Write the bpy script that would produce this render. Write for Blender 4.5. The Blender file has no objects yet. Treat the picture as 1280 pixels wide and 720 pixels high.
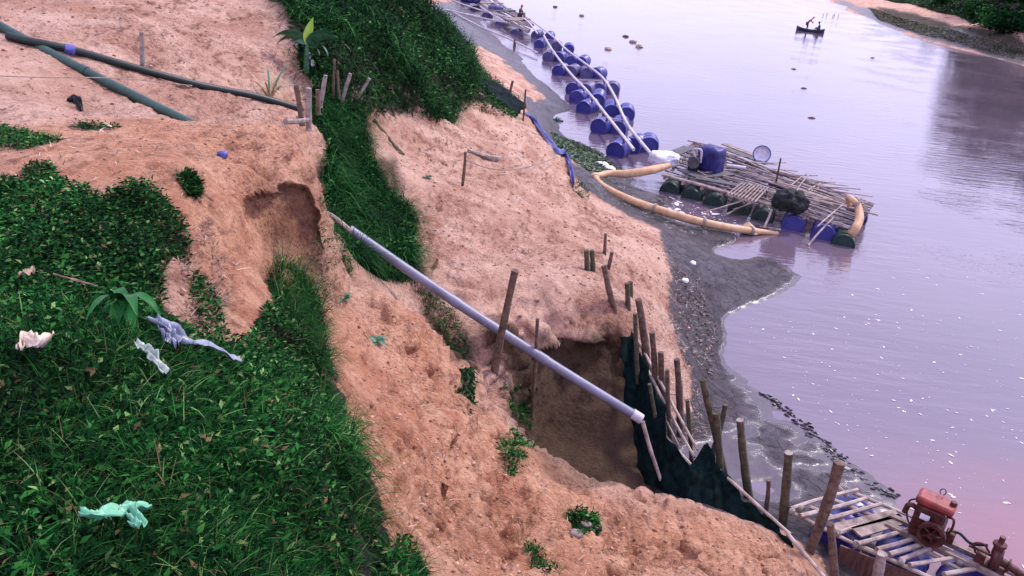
import bpy, math, random
import numpy as np
from math import sin, cos, radians, pi
random.seed(7); rng = np.random.default_rng(7)
D = bpy.data; S = bpy.context.scene; COL = S.collection

# ------------------------------------------------------------------ camera
PITCH = radians(24.1); ROLL = radians(6.0); CAMH = 6.44; FPX = 1000.0
fw = np.array([0, cos(PITCH), -sin(PITCH)]); r0 = np.array([1, 0, 0.]); u0 = np.array([0, sin(PITCH), cos(PITCH)])
RR = cos(ROLL)*r0 + sin(ROLL)*u0; UU = -sin(ROLL)*r0 + cos(ROLL)*u0
CAM = np.array([0, 0, CAMH])
from mathutils import Matrix, Vector
cd = D.cameras.new('camera'); cam = D.objects.new('camera', cd); COL.objects.link(cam)
cd.sensor_width = 36; cd.lens = FPX/1280*36; cd.clip_start = .05; cd.clip_end = 3000
M4 = Matrix(((RR[0], UU[0], -fw[0], 0), (RR[1], UU[1], -fw[1], 0), (RR[2], UU[2], -fw[2], CAMH), (0, 0, 0, 1)))
cam.matrix_world = M4
S.camera = cam

# ------------------------------------------------------------------ light
w = D.worlds.new('World'); S.world = w; w.use_nodes = True
nt = w.node_tree; nt.nodes.clear()
SUN_EL = radians(52); SUN_AZ = radians(50)     # azimuth from +Y towards +X
sky = nt.nodes.new('ShaderNodeTexSky'); sky.sky_type = 'NISHITA'; sky.sun_disc = False
sky.sun_elevation = SUN_EL; sky.sun_rotation = SUN_AZ; sky.dust_density = 3
tc = nt.nodes.new('ShaderNodeTexCoord'); ns = nt.nodes.new('ShaderNodeTexNoise')
ns.inputs['Scale'].default_value = 1.6; ns.inputs['Detail'].default_value = 5
mp = nt.nodes.new('ShaderNodeMapping'); mp.inputs['Scale'].default_value = (1, 1, 3)
nt.links.new(tc.outputs['Generated'], mp.inputs[0]); nt.links.new(mp.outputs[0], ns.inputs['Vector'])
cr = nt.nodes.new('ShaderNodeValToRGB')
cr.color_ramp.elements[0].position = .3; cr.color_ramp.elements[0].color = (6.5, 6.15, 10.6, 1)
cr.color_ramp.elements[1].position = .7; cr.color_ramp.elements[1].color = (8.6, 8.2, 12.4, 1)
nt.links.new(ns.outputs[0], cr.inputs[0])
mx = nt.nodes.new('ShaderNodeMix'); mx.data_type = 'RGBA'; mx.inputs[0].default_value = .85
nt.links.new(sky.outputs[0], mx.inputs[6]); nt.links.new(cr.outputs[0], mx.inputs[7])
bg = nt.nodes.new('ShaderNodeBackground'); bg.inputs[1].default_value = .1
wo = nt.nodes.new('ShaderNodeOutputWorld')
nt.links.new(mx.outputs[2], bg.inputs[0]); nt.links.new(bg.outputs[0], wo.inputs[0])
sd = D.lights.new('sun', 'SUN'); sd.energy = 2.0; sd.angle = radians(9); sd.color = (1, .93, .85)
so = D.objects.new('sun', sd); COL.objects.link(so)
sdir = Vector((sin(SUN_AZ)*cos(SUN_EL), cos(SUN_AZ)*cos(SUN_EL), sin(SUN_EL)))
so.rotation_euler = sdir.to_track_quat('Z', 'Y').to_euler()
S.view_settings.view_transform = 'Standard'; S.view_settings.look = 'None'
S.view_settings.exposure = 0.78; S.view_settings.gamma = 1
S.cycles.max_bounces = 5; S.cycles.transparent_max_bounces = 6

# ------------------------------------------------------------------ geometry helpers
def at(px, py, z):
    d = fw*FPX + RR*(px-640) + UU*(360-py); t = (z-CAMH)/d[2]; return CAM + d*t
def pxm(p):                                  # pixels per metre at a world point
    return FPX/((np.array(p)-CAM) @ fw)

def hash3(ix, iy, iz, seed):
    h = (ix*374761393 + iy*668265263 + iz*2147483647 + seed*974711) & 0xffffffff
    h = ((h ^ (h >> 13))*1274126177) & 0xffffffff
    return ((h ^ (h >> 16)) & 0xffff)/65535.0
def vnoise(x, y, z=None, seed=0):            # value noise, -1..1
    if z is None: z = np.zeros_like(x)
    ix = np.floor(x).astype(np.int64); iy = np.floor(y).astype(np.int64); iz = np.floor(z).astype(np.int64)
    fx = x-ix; fy = y-iy; fz = z-iz
    fx = fx*fx*(3-2*fx); fy = fy*fy*(3-2*fy); fz = fz*fz*(3-2*fz)
    r = 0
    for a in (0, 1):
        for b in (0, 1):
            for c in (0, 1):
                wgt = (fx if a else 1-fx)*(fy if b else 1-fy)*(fz if c else 1-fz)
                r = r + wgt*hash3(ix+a, iy+b, iz+c, seed)
    return r*2-1
def fbm(x, y, z=None, o=4, seed=0):
    r = 0; a = 1; s = 0
    for k in range(o):
        f = 2.03**k
        r = r + a*vnoise(x*f+k*7.1, y*f+k*3.3, None if z is None else z*f, seed+k); s += a; a *= .5
    return r/s

# ------------------------------------------------------------------ terrain heights (photo-surveyed points: pixel, pixel, height)
CP = [
 # near grassy terrace
 (0,720,4.85),(200,720,4.8),(0,500,4.8),(200,500,4.75),(0,300,4.66),(0,230,4.6),(150,230,4.6),(150,330,4.68),(300,600,4.62),(400,600,4.35),
 (440,600,3.95),(462,650,3.75),(478,700,3.62),(300,720,4.7),(400,720,4.3),(0,400,4.75),(100,400,4.75),(200,420,4.68),(210,340,4.62),(195,260,4.6),
 (300,520,4.55),(380,520,4.15),(415,540,3.9),(330,460,4.2),(385,450,3.75),(330,400,3.95),(290,440,4.3),(255,430,4.4),
 (225,330,4.5),(250,370,4.2),(275,400,4.0),(300,350,3.9),(330,360,3.65),(360,380,3.55),(375,410,3.55),
 # spur, clay block and its hollow
 (230,190,4.45),(270,230,4.38),(290,270,4.25),(315,290,4.0),(330,315,3.68),(300,310,4.0),
 (300,175,4.36),(350,180,4.33),(385,195,4.25),(392,215,4.1),(340,222,4.28),(310,205,4.36),(375,222,4.2),
 (345,241,4.02),(345,285,3.82),(318,250,4.0),(375,240,4.0),(388,300,3.62),(396,250,3.85),(350,330,3.6),(385,340,3.35),(406,300,2.7),(404,270,2.85),
 (0,165,4.45),(100,163,4.42),(200,158,4.38),(250,158,4.35),(300,160,4.32),(360,168,4.25),
 # behind the terrace, sand hill top left
 (100,140,4.2),(220,140,4.0),(300,140,3.85),(0,100,4.53),(0,50,4.66),(0,0,4.76),(100,50,4.62),(100,0,4.85),(200,90,4.25),(200,40,4.62),(200,0,4.78),
 (290,100,3.98),(300,50,4.35),(300,0,4.65),(365,140,3.6),(350,100,3.9),
 # grassy ridge
 (340,20,4.55),(380,40,4.45),(420,100,3.8),(450,50,4.2),(460,120,3.5),(500,60,3.85),(480,0,4.6),(420,0,4.65),(540,100,3.1),(555,60,3.15),(520,20,4.1),
 (505,0,4.3),(545,140,2.6),(500,140,3.0),(590,100,2.4),(580,75,2.5),(470,150,3.1),
 # ravine
 (400,165,3.5),(410,200,3.0),(430,240,2.7),(440,170,3.1),(450,300,2.35),(490,270,2.3),(490,330,2.15),(530,380,1.9),(555,405,1.75),(575,440,1.55),(595,480,1.35),(425,300,2.45),(420,270,2.6),
 (440,330,2.5),(412,345,2.85),(450,338,2.45),
 # sand plateau beyond the ravine
 (480,180,2.95),(475,210,2.85),(500,200,2.75),(540,250,2.4),(520,310,2.25),(545,345,2.1),(600,300,2.05),(650,250,1.85),(700,230,1.4),(712,240,1.1),(725,255,.7),
 (640,190,1.95),(670,180,1.6),(600,160,2.2),(560,170,2.5),(625,140,1.6),(655,150,1.1),(700,290,1.75),(750,330,1.6),(800,340,1.35),(830,330,.9),(845,310,.55),
 (650,350,1.9),(600,370,1.95),(700,380,1.75),(760,400,1.5),(800,400,1.35),(840,400,.85),(640,400,1.85),(590,395,1.85),(850,430,.75),(855,480,.55),(870,510,.2),
 # scarp over the pit, pit floor
 (690,405,1.65),(745,410,1.5),(690,440,1.15),(740,435,1.15),(640,440,1.3),(700,500,.65),(650,500,.9),(620,500,1.2),(770,470,.7),(720,560,.22),(780,560,.1),(740,600,.12),
 (800,590,.12),(650,530,.75),(665,565,.45),(690,595,.22),(700,540,.3),(720,610,.12),(770,615,.08),(830,600,.1),(850,550,.05),(830,520,.3),(820,470,.8),(880,590,.03),(950,620,.0),
 # near dirt slope
 (430,400,3.0),(500,400,2.6),(462,362,2.72),(435,372,2.85),(540,430,2.2),(550,480,2.1),(480,500,2.75),(430,460,3.05),(560,540,2.1),(500,560,2.6),(460,540,2.9),(560,600,2.2),
 (480,620,2.8),(520,700,2.7),(580,700,2.4),(610,560,1.75),(600,640,2.1),(632,548,1.6),(650,640,1.85),(645,590,1.72),(675,608,1.55),(705,640,1.6),(700,690,1.9),(650,720,2.15),
 (695,618,1.46),(720,630,1.40),(760,632,1.34),(800,638,1.23),(860,652,.98),(920,668,.78),(960,684,.64),(985,694,.52),(800,700,1.5),(900,700,1.1),(760,720,1.75),(1010,714,.42),(960,716,.75),
 # mud flat and shoreline
 (870,440,.3),(880,380,.3),(900,330,.32),(860,300,.35),(930,330,.2),(960,340,.1),(985,348,.03),(1005,347,-.03),(960,365,.04),(930,378,.04),(920,350,.2),(905,400,-.01),(890,400,.15),
 (895,440,.05),(905,450,-.01),(925,470,.0),(930,500,.03),(980,545,.03),(1040,582,.025),(1100,610,.01),(1130,615,-.03),(930,560,.03),(1000,590,.03),(960,495,-.02),(1020,535,-.03),(1080,580,-.03),(1060,605,.02),(880,470,.2),(870,290,.12),(900,300,.1),(950,320,.02),
 (820,270,.25),(780,245,.3),(750,215,.3),(790,225,.05),(830,245,.02),(880,275,.0),(900,285,.0),(920,300,.02),(730,195,.15),(700,175,.2),(765,212,.0),(740,190,-.03),(700,165,-.02),(690,145,.0),
 # far part of the near bank
 (650,125,.7),(680,150,.35),(620,110,1.3),(600,75,.8),(640,90,.5),(680,115,.2),(715,140,-.03),(670,80,-.1),(630,62,.15),(650,100,.45),(560,40,.7),(540,30,1.2),(530,10,1.4),(580,50,.45),(600,40,.3),(640,65,.05),
 (655,78,-.03),(610,40,.05),(600,20,-.05),(560,0,.05),(540,0,.5),(600,52,.4),
 # far shore
 (1280,82,0),(1230,69,0),(1185,58,0),(1150,48,0),(1100,30,0),(1060,8,0),(1040,0,0),(1280,62,.7),(1280,52,1.2),(1280,44,1.7),(1280,20,3.0),(1280,0,4.2),
 (1200,32,1.0),(1200,20,1.6),(1200,0,2.8),(1150,20,.8),(1130,5,1.5),(1100,8,.7),(1080,0,.8),
]
WP = [ # world points outside the picture or under water
 (0,0,4.8),(-3,0,4.9),(-3,-3,5),(0,-3,4.8),(1.2,1,4.2),(2,3,3.1),(2,-1,3.4),(3.2,4.5,1.2),(3.5,0,1.5),(4,5.2,.2),(4.6,2,0),(5,-3,0),(-7,1,4.9),(-8,6,4.65),(-14,5,5.4),(-15,14,5.8),(-8,13,5.1),
 (-9,20,5.7),(-5,17,4.95),(-5,21,4.9),(-7,28,4.7),(-20,30,6.5),(-12,40,4.5),(-22,60,6),(-15,60,2.6),(-40,90,6),(-20,100,.3),(-30,100,3),(-45,160,1),(-70,160,6),(-4,30,3),
 (6,3,-.6),(8,7,-.8),(6,10,-.25),(8,-2,-.8),(6.5,12,-.4),(10,14,-1),(7,18,-.35),(9,20,-.7),(6,24,-.5),(12,30,-1.2),(4,30,-.5),(3,40,-.7),(12,50,-1.5),(1,50,-.7),(0,60,-.8),(-2,75,-.8),(-8,100,-1),(20,80,-1.5),
 (25,60,-1.2),(10,110,-1.5),(0,160,-1.5),(30,110,-1),(25,40,-1.2),(40,50,0),(46,45,1.2),(60,50,4),(75,60,4.5),(80,90,5),(70,110,4),(90,150,4),(70,180,1.5),(55,200,0),(30,200,-1),(-20,200,-1),(-60,220,0),(-80,250,3),(60,250,1),
 (5.0,17.8,-.2),(5.6,18.4,-.25),(4.6,20,-.12),(3.4,22.6,-.06),(60,30,1),(90,30,4),(40,30,-.8),(20,20,-1.2),(20,5,-1.2),(45,15,-.5),
]
def warp(x, y):
    yy = y + 7.0
    return x/yy*1.0, np.log(yy)*1.0
def _cps():
    P = [at(*c) for c in CP] + [np.array(p, float) for p in WP]
    P = np.array(P); return P
_P = _cps()
_u, _v = warp(_P[:, 0], _P[:, 1])
_c2 = .012**2
_A = np.sqrt((_u[:, None]-_u)**2 + (_v[:, None]-_v)**2 + _c2)
_n = len(_P)
_A = np.block([[_A - np.eye(_n)*0.0008, np.ones((_n, 1)), _u[:, None], _v[:, None]],
               [np.vstack([np.ones(_n), _u, _v]), np.zeros((3, 3))]])
_w = np.linalg.solve(_A, np.concatenate([_P[:, 2], [0, 0, 0]]))
def _hb(x, y):
    out = np.empty(len(x)); ww = _w.astype(np.float32); uu = _u.astype(np.float32); vv = _v.astype(np.float32)
    for i in range(0, len(x), 20000):
        u, v = warp(x[i:i+20000], y[i:i+20000]); u = u.astype(np.float32); v = v.astype(np.float32)
        r = np.sqrt((u[:, None]-uu)**2 + (v[:, None]-vv)**2 + np.float32(_c2))
        out[i:i+20000] = r @ ww[:_n] + ww[_n] + ww[_n+1]*u + ww[_n+2]*v
    return out
_T0, _T1, _TN = radians(-75), radians(75), 720
_L0, _L1, _LN = math.log(.5), math.log(330), 680
_tt, _ll = np.meshgrid(np.linspace(_T0, _T1, _TN), np.linspace(_L0, _L1, _LN))
_TAB = _hb((np.exp(_ll)*np.sin(_tt)).ravel(), (np.exp(_ll)*np.cos(_tt)-.3).ravel()).reshape(_LN, _TN)
def hbase(x, y):
    t = np.arctan2(x, y+.3); l = np.log(np.hypot(x, y+.3)+1e-6)
    a = np.clip((t-_T0)/(_T1-_T0)*(_TN-1), 0, _TN-1.001); b = np.clip((l-_L0)/(_L1-_L0)*(_LN-1), 0, _LN-1.001)
    i = a.astype(int); j = b.astype(int); fa = a-i; fb = b-j
    return (_TAB[j, i]*(1-fa)+_TAB[j, i+1]*fa)*(1-fb)+(_TAB[j+1, i]*(1-fa)+_TAB[j+1, i+1]*fa)*fb
def smooth(a, b, x): t = np.clip((x-a)/(b-a), 0, 1); return t*t*(3-2*t)
def hfun(x, y):
    x = np.asarray(x, float); y = np.asarray(y, float)
    z = hbase(x, y)
    dry = smooth(.15, .9, z)
    wx = x + .35*vnoise(x*1.3, y*1.3, seed=91); wy = y + .35*vnoise(x*1.3+9, y*1.3, seed=92)
    n1 = fbm(wx*.9, wy*.9, o=3, seed=11)
    e = x*.8+y*.6; f = -x*.6+y*.8           # gullies run down the bank
    n2 = 1-2*np.abs(fbm(e*1.1, f*3.2, o=3, seed=21))
    n3 = fbm(wx*5, wy*5, o=4, seed=31)
    n4 = 1-2*np.abs(fbm(wx*2.6, wy*2.6, o=3, seed=41))
    top = smooth(4.1, 4.4, z)*(1-smooth(9, 12, y))
    near = smooth(-1.2, -.6, x)*smooth(9.5, 8, y)*smooth(4.2, 3.2, z)
    hill = smooth(-1.5, -2.6, x)*smooth(13, 11, y)*smooth(5.8, 6.6, y)
    z = z + dry*(1-.75*top)*(.10*n1*(1-.75*hill) + .03*n2 + .025*n4 + near*(.09*n2+.07*n4)) + (.004+.028*dry*(1-.4*top))*n3
    zone = dry*(1-top)*smooth(45, 25, y)*(.35+.65*np.maximum(near, smooth(-1.8, -1, x)*smooth(10.6, 10, y)))
    wn = .16*fbm(x*1.7, y*1.7, o=3, seed=101); qq = (z+wn)/.20; fl = np.floor(qq); fr = qq-fl
    z = z + .82*zone*smooth(-.35, .25, fbm(x*.8, y*.8, o=2, seed=103))*((fl+smooth(.55, .95, fr))*.20-wn-z)
    z = z + dry*(1-.5*top)*.020*(1-2*np.abs(fbm(wx*9, wy*9, o=2, seed=105)))*smooth(40, 15, y)
    wetz = (1-dry)*(.014*fbm(x*3, y*3, o=3, seed=51)+.014*(1-2*np.abs(fbm(x*1.6, y*3.2, o=4, seed=53))))
    return z + wetz*smooth(-.2, -.05, z)
def ground(px, py):                          # where the sight line of a pixel meets the ground
    d = fw*FPX + RR*(px-640) + UU*(360-py); d = d/np.linalg.norm(d)
    t = np.exp(np.linspace(math.log(1.2), math.log(220), 1500))
    p = CAM[:, None] + d[:, None]*t
    h = np.maximum(hfun(p[0], p[1]), 0)
    i = np.argmax(p[2] < h)
    if i == 0: i = len(t)-1
    a = (p[2]-h)[i-1]; b = (h-p[2])[i]; k = a/(a+b+1e-9)
    tt = t[i-1]*(1-k) + t[i]*k
    q = CAM + d*tt
    return q
def gz(x, y): return float(hfun(np.array([x]), np.array([y]))[0])

# ------------------------------------------------------------------ tagging
def tag(o, label=None, cat=None, group=None, kind=None):
    if label: o['label'] = label
    if cat: o['category'] = cat
    if group: o['group'] = group
    if kind: o['kind'] = kind
    return o

# ------------------------------------------------------------------ materials
def mat(name):
    m = D.materials.new(name); m.use_nodes = True; n = m.node_tree
    return m, n, n.nodes['Principled BSDF']
def N(n, t, **k):
    x = n.nodes.new(t)
    for a, b in k.items():
        if a in x.inputs: x.inputs[a].default_value = b
        else: setattr(x, a, b)
    return x
def simple(name, c1, c2, scale=8, rough=.7, bump=.3, bdist=.01, detail=6, metal=0, attr=False, stretch=(1, 1, 1), c3=None, spec=.5, p3=.8):
    m, n, b = mat(name)
    t = N(n, 'ShaderNodeTexCoord'); mpg = N(n, 'ShaderNodeMapping'); mpg.inputs['Scale'].default_value = stretch
    no = N(n, 'ShaderNodeTexNoise', Scale=scale, Detail=detail, Roughness=.65)
    n.links.new(t.outputs['Object'], mpg.inputs[0]); n.links.new(mpg.outputs[0], no.inputs['Vector'])
    r = N(n, 'ShaderNodeValToRGB'); r.color_ramp.elements[0].position = .35; r.color_ramp.elements[1].position = .65
    r.color_ramp.elements[0].color = (*c1, 1); r.color_ramp.elements[1].color = (*c2, 1)
    if c3:
        e = r.color_ramp.elements.new(p3); e.color = (*c3, 1)
    n.links.new(no.outputs[0], r.inputs[0]); col = r.outputs[0]
    if attr:
        a = N(n, 'ShaderNodeAttribute', attribute_name='tint'); mu = N(n, 'ShaderNodeMix', data_type='RGBA', blend_type='MULTIPLY'); mu.inputs[0].default_value = 1
        n.links.new(col, mu.inputs[6]); n.links.new(a.outputs['Color'], mu.inputs[7]); col = mu.outputs[2]
    n.links.new(col, b.inputs['Base Color'])
    b.inputs['Roughness'].default_value = rough; b.inputs['Metallic'].default_value = metal
    b.inputs['Specular IOR Level'].default_value = spec
    if bump:
        no2 = N(n, 'ShaderNodeTexNoise', Scale=scale*4, Detail=4)
        n.links.new(mpg.outputs[0], no2.inputs['Vector'])
        bp = N(n, 'ShaderNodeBump', Strength=bump, Distance=bdist)
        n.links.new(no2.outputs[0], bp.inputs['Height']); n.links.new(bp.outputs[0], b.inputs['Normal'])
    return m

def terrain_material():
    m, n, b = mat('bank_soil'); L = n.links.new
    g = N(n, 'ShaderNodeNewGeometry'); pos = g.outputs['Position']
    A = {k: N(n, 'ShaderNodeAttribute', attribute_name=k).outputs['Fac'] for k in ('grassy', 'muddy', 'orange', 'damp_shade', 'wet')}
    def noise(s, d=6, r=.6, sc=(1, 1, 1)):
        mpp = N(n, 'ShaderNodeMapping'); mpp.inputs['Scale'].default_value = sc; L(pos, mpp.inputs[0])
        x = N(n, 'ShaderNodeTexNoise', Scale=s, Detail=d, Roughness=r); L(mpp.outputs[0], x.inputs['Vector']); return x.outputs[0]
    def ramp(f, p0, c0, p1, c1):
        r = N(n, 'ShaderNodeValToRGB'); e = r.color_ramp.elements
        e[0].position = p0; e[1].position = p1
        e[0].color = (*c0, 1) if len(c0) == 3 else c0; e[1].color = (*c1, 1); L(f, r.inputs[0]); return r.outputs[0]
    def mix(f, a, c, bt='MIX'):
        x = N(n, 'ShaderNodeMix', data_type='RGBA', blend_type=bt)
        if isinstance(f, (int, float)): x.inputs[0].default_value = f
        else: L(f, x.inputs[0])
        for i, v in ((6, a), (7, c)):
            if isinstance(v, tuple): x.inputs[i].default_value = (*v, 1)
            else: L(v, x.inputs[i])
        return x.outputs[2]
    ed = noise(6, 7, .75)
    def crisp(a, wd=.16, k=.9, sh=0):
        x = N(n, 'ShaderNodeMath', operation='SUBTRACT'); L(ed, x.inputs[0]); x.inputs[1].default_value = .5
        y = N(n, 'ShaderNodeMath', operation='MULTIPLY_ADD'); L(x.outputs[0], y.inputs[0]); y.inputs[1].default_value = k*2; L(a, y.inputs[2])
        z = N(n, 'ShaderNodeMapRange', interpolation_type='SMOOTHSTEP'); L(y.outputs[0], z.inputs[0]); z.inputs[1].default_value = .5-wd+sh; z.inputs[2].default_value = .5+wd+sh; return z.outputs[0]
    A['grassy'] = crisp(A['grassy'], sh=.28); A['muddy'] = crisp(A['muddy'])
    sand = ramp(noise(1.3, 8), .38, (.56, .30, .205), .62, (.80, .52, .39))
    orange = ramp(noise(2.3, 8), .38, (.60, .265, .145), .62, (.80, .44, .27))
    sand = mix(A['orange'], sand, orange)
    fine = ramp(noise(22, 8, .75, (1, 1.8, 1)), .37, (.30, .24, .23), .52, (1, 1, 1))
    patch = ramp(noise(.8, 4), .40, (.25, .25, .25), .60, (1, 1, 1))
    sand = mix(patch, sand, fine, 'MULTIPLY')
    streak = ramp(noise(5, 7, .7, (1.6, .7, 1.4)), .37, (.36, .27, .25), .51, (1, 1, 1))
    patch2 = ramp(noise(.55, 5, .6, (1.6, 1, 1)), .40, (.2, .2, .2), .62, (1, 1, 1))
    sand = mix(patch2, sand, streak, 'MULTIPLY')
    chip = ramp(noise(60, 3, .5), .66, (0, 0, 0), .71, (1, 1, 1))
    sand = mix(chip, sand, (.62, .50, .45))
    mudn = ramp(noise(3, 8, .7), .35, (.034, .029, .031), .66, (.145, .122, .135))
    vo = N(n, 'ShaderNodeTexVoronoi', feature='DISTANCE_TO_EDGE', Scale=2.6)
    dn = N(n, 'ShaderNodeTexNoise', Scale=1.4, Detail=7); L(pos, dn.inputs['Vector'])
    ad = N(n, 'ShaderNodeVectorMath', operation='ADD'); L(pos, ad.inputs[0]); L(dn.outputs['Color'], ad.inputs[1]); L(ad.outputs[0], vo.inputs['Vector'])
    crack = ramp(vo.outputs['Distance'], .0, (0, 0, 0), .06, (1, 1, 1))
    mud = mix(.22, mudn, crack, 'MULTIPLY')
    col = mix(A['muddy'], sand, mud)
    damp_shade = mix(A['damp_shade'], (1, 1, 1), (.15, .14, .11))  # darkens wet pit soil and paints shade into the clay hollow
    col = mix(1.0, col, damp_shade, 'MULTIPLY')
    gr = ramp(noise(9, 6), .4, (.006, .010, .004), .62, (.050, .038, .020))
    col = mix(A['grassy'], col, gr)
    shade_blotch = ramp(noise(.7, 7, .7, (1.5, 1, 1)), .56, (1, 1, 1), .68, (.50, .36, .30))  # brown blotches painted into the soil to deepen the relief shadows
    col = mix(1.0, col, shade_blotch, 'MULTIPLY')
    col = mix(A['wet'], col, (.060, .045, .055))
    L(col, b.inputs['Base Color'])
    ro = N(n, 'ShaderNodeMapRange'); L(A['muddy'], ro.inputs[0]); ro.inputs[3].default_value = .95; ro.inputs[4].default_value = .30; rw = N(n, 'ShaderNodeMapRange'); L(A['wet'], rw.inputs[0]); L(ro.outputs[0], rw.inputs[3]); rw.inputs[4].default_value = .24; L(rw.outputs[0], b.inputs['Roughness'])
    bs = N(n, 'ShaderNodeMapRange'); L(A['wet'], bs.inputs[0]); bs.inputs[3].default_value = 1.0; bs.inputs[4].default_value = .06; sp = N(n, 'ShaderNodeMapRange'); L(A['wet'], sp.inputs[0]); sp.inputs[3].default_value = .35; sp.inputs[4].default_value = .75; L(sp.outputs[0], b.inputs['Specular IOR Level'])
    b.inputs['Specular IOR Level'].default_value = .35
    h1 = noise(14, 9, .7, (1, 1.5, 1)); h2 = noise(55, 5, .6)
    ma = N(n, 'ShaderNodeMath', operation='MULTIPLY_ADD'); L(h2, ma.inputs[0]); ma.inputs[1].default_value = .25; L(h1, ma.inputs[2])
    mc = N(n, 'ShaderNodeMath', operation='MULTIPLY'); L(crack, mc.inputs[0]); L(A['muddy'], mc.inputs[1])
    mb = N(n, 'ShaderNodeMath', operation='MULTIPLY_ADD'); L(mc.outputs[0], mb.inputs[0]); mb.inputs[1].default_value = .35; L(ma.outputs[0], mb.inputs[2])
    bp = N(n, 'ShaderNodeBump', Strength=1.0, Distance=.10); L(bs.outputs[0], bp.inputs['Strength']); L(mb.outputs[0], bp.inputs['Height']); L(bp.outputs[0], b.inputs['Normal'])
    return m

# ------------------------------------------------------------------ terrain mesh
WOB = {}
def poly_mask(X, Y, pts, soft=.15, wob=.12, lift=True, seed=5):
    P = np.array([(at(*p) if len(p) == 3 else ground(*p))[:2] for p in pts]) if lift else np.array(pts, float)
    sc = np.maximum(1, np.hypot(X, Y)/8)
    if WOB.get('n') != X.size:
        WOB['n'] = X.size; WOB['x'] = fbm(X*2.2/sc, Y*2.2/sc, o=4, seed=seed)*2; WOB['y'] = fbm(X*2.2/sc+5, Y*2.2/sc, o=4, seed=seed+1)*2
    X = X + wob*sc*WOB['x']; Y = Y + wob*sc*WOB['y']
    inside = np.zeros(X.shape, bool); dist = np.full(X.shape, 1e9)
    for i in range(len(P)):
        x1, y1 = P[i-1]; x2, y2 = P[i]
        c = ((y1 > Y) != (y2 > Y)) & (X < (x2-x1)*(Y-y1)/(y2-y1+1e-12)+x1); inside ^= c
        dx, dy = x2-x1, y2-y1; t = np.clip(((X-x1)*dx+(Y-y1)*dy)/(dx*dx+dy*dy+1e-12), 0, 1)
        dist = np.minimum(dist, np.hypot(X-x1-t*dx, Y-y1-t*dy))
    sd_ = np.where(inside, dist, -dist)
    return smooth(-soft, soft, sd_/sc)
MASKS = {
 'grassy': [
  [(0,235),(60,225),(130,250),(190,235),(235,290),(238,320),(205,345),(200,400),(260,430),(310,430),(330,390),(370,345),(400,380),(408,440),(425,480),(430,530),(468,575),(470,610),(468,650),(490,690),(540,1100,4.6),(-200,1100,4.8),(-100,235)],
  [(215,215),(240,215),(256,240),(240,252),(222,240)],
  [(0,155),(30,165),(80,175),(20,190),(0,188)],
  [(95,152),(150,155),(150,162),(100,163)],
  [(320,0),(360,12),(355,40),(375,90),(392,105),(396,150,3.6),(410,175,3.4),(405,230,2.9),(415,290,2.75),(440,335,2.6),(500,345),(520,350),(515,270),(480,235),(460,200),(450,140),(505,136),(545,142),(590,130),(600,100),(570,50),(520,0)],
  [(560,115),(600,95),(650,135),(640,150),(580,130)],
  [(690,165),(730,175),(780,200),(750,215),(700,195)],
  [(1105,0),(1150,9),(1200,22),(1240,36),(1300,52),(1300,0)],
  [(1075,4),(1150,21),(1215,37),(1290,55),(1290,76),(1230,63),(1150,43),(1100,25)],
 ],
 'muddy': [
  [(740,205),(790,235),(850,270),(900,300),(960,325),(1010,340),(1008,352),(960,368),(930,385),(905,400),(905,440),(950,480),(1010,530),(1080,575),(1130,612),(1100,640),(1000,620),(900,610),(850,600),(830,540),(868,520),(868,470),(842,420),(840,390),(845,330),(835,290),(780,262),(735,240),(715,210)],
  [(560,0),(620,20),(665,60),(640,80),(610,60),(580,55),(550,30),(525,5)],
  [(660,120),(715,145),(735,180),(800,215),(760,215),(700,195),(690,170),(665,150)],
  [(1050,0),(1110,22),(1160,35),(1215,52),(1290,66),(1290,84),(1230,71),(1150,50),(1100,32),(1040,0)],
 ],
 'orange': [
  [(0,165),(380,165),(400,230),(400,330),(560,400),(590,500),(640,540),(760,620),(980,670),(1020,719),(500,719),(300,500),(200,260),(0,260)],
 ],
 'damp_shade': [
  [(320,238),(385,232),(395,300),(400,350),(340,330),(318,290)],  # hollow under the clay lip: its shade is painted into the soil colour
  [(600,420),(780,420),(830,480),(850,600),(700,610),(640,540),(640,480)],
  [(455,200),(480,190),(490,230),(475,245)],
  [(530,385),(600,440),(600,480),(560,440)],
 ],
}
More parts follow.
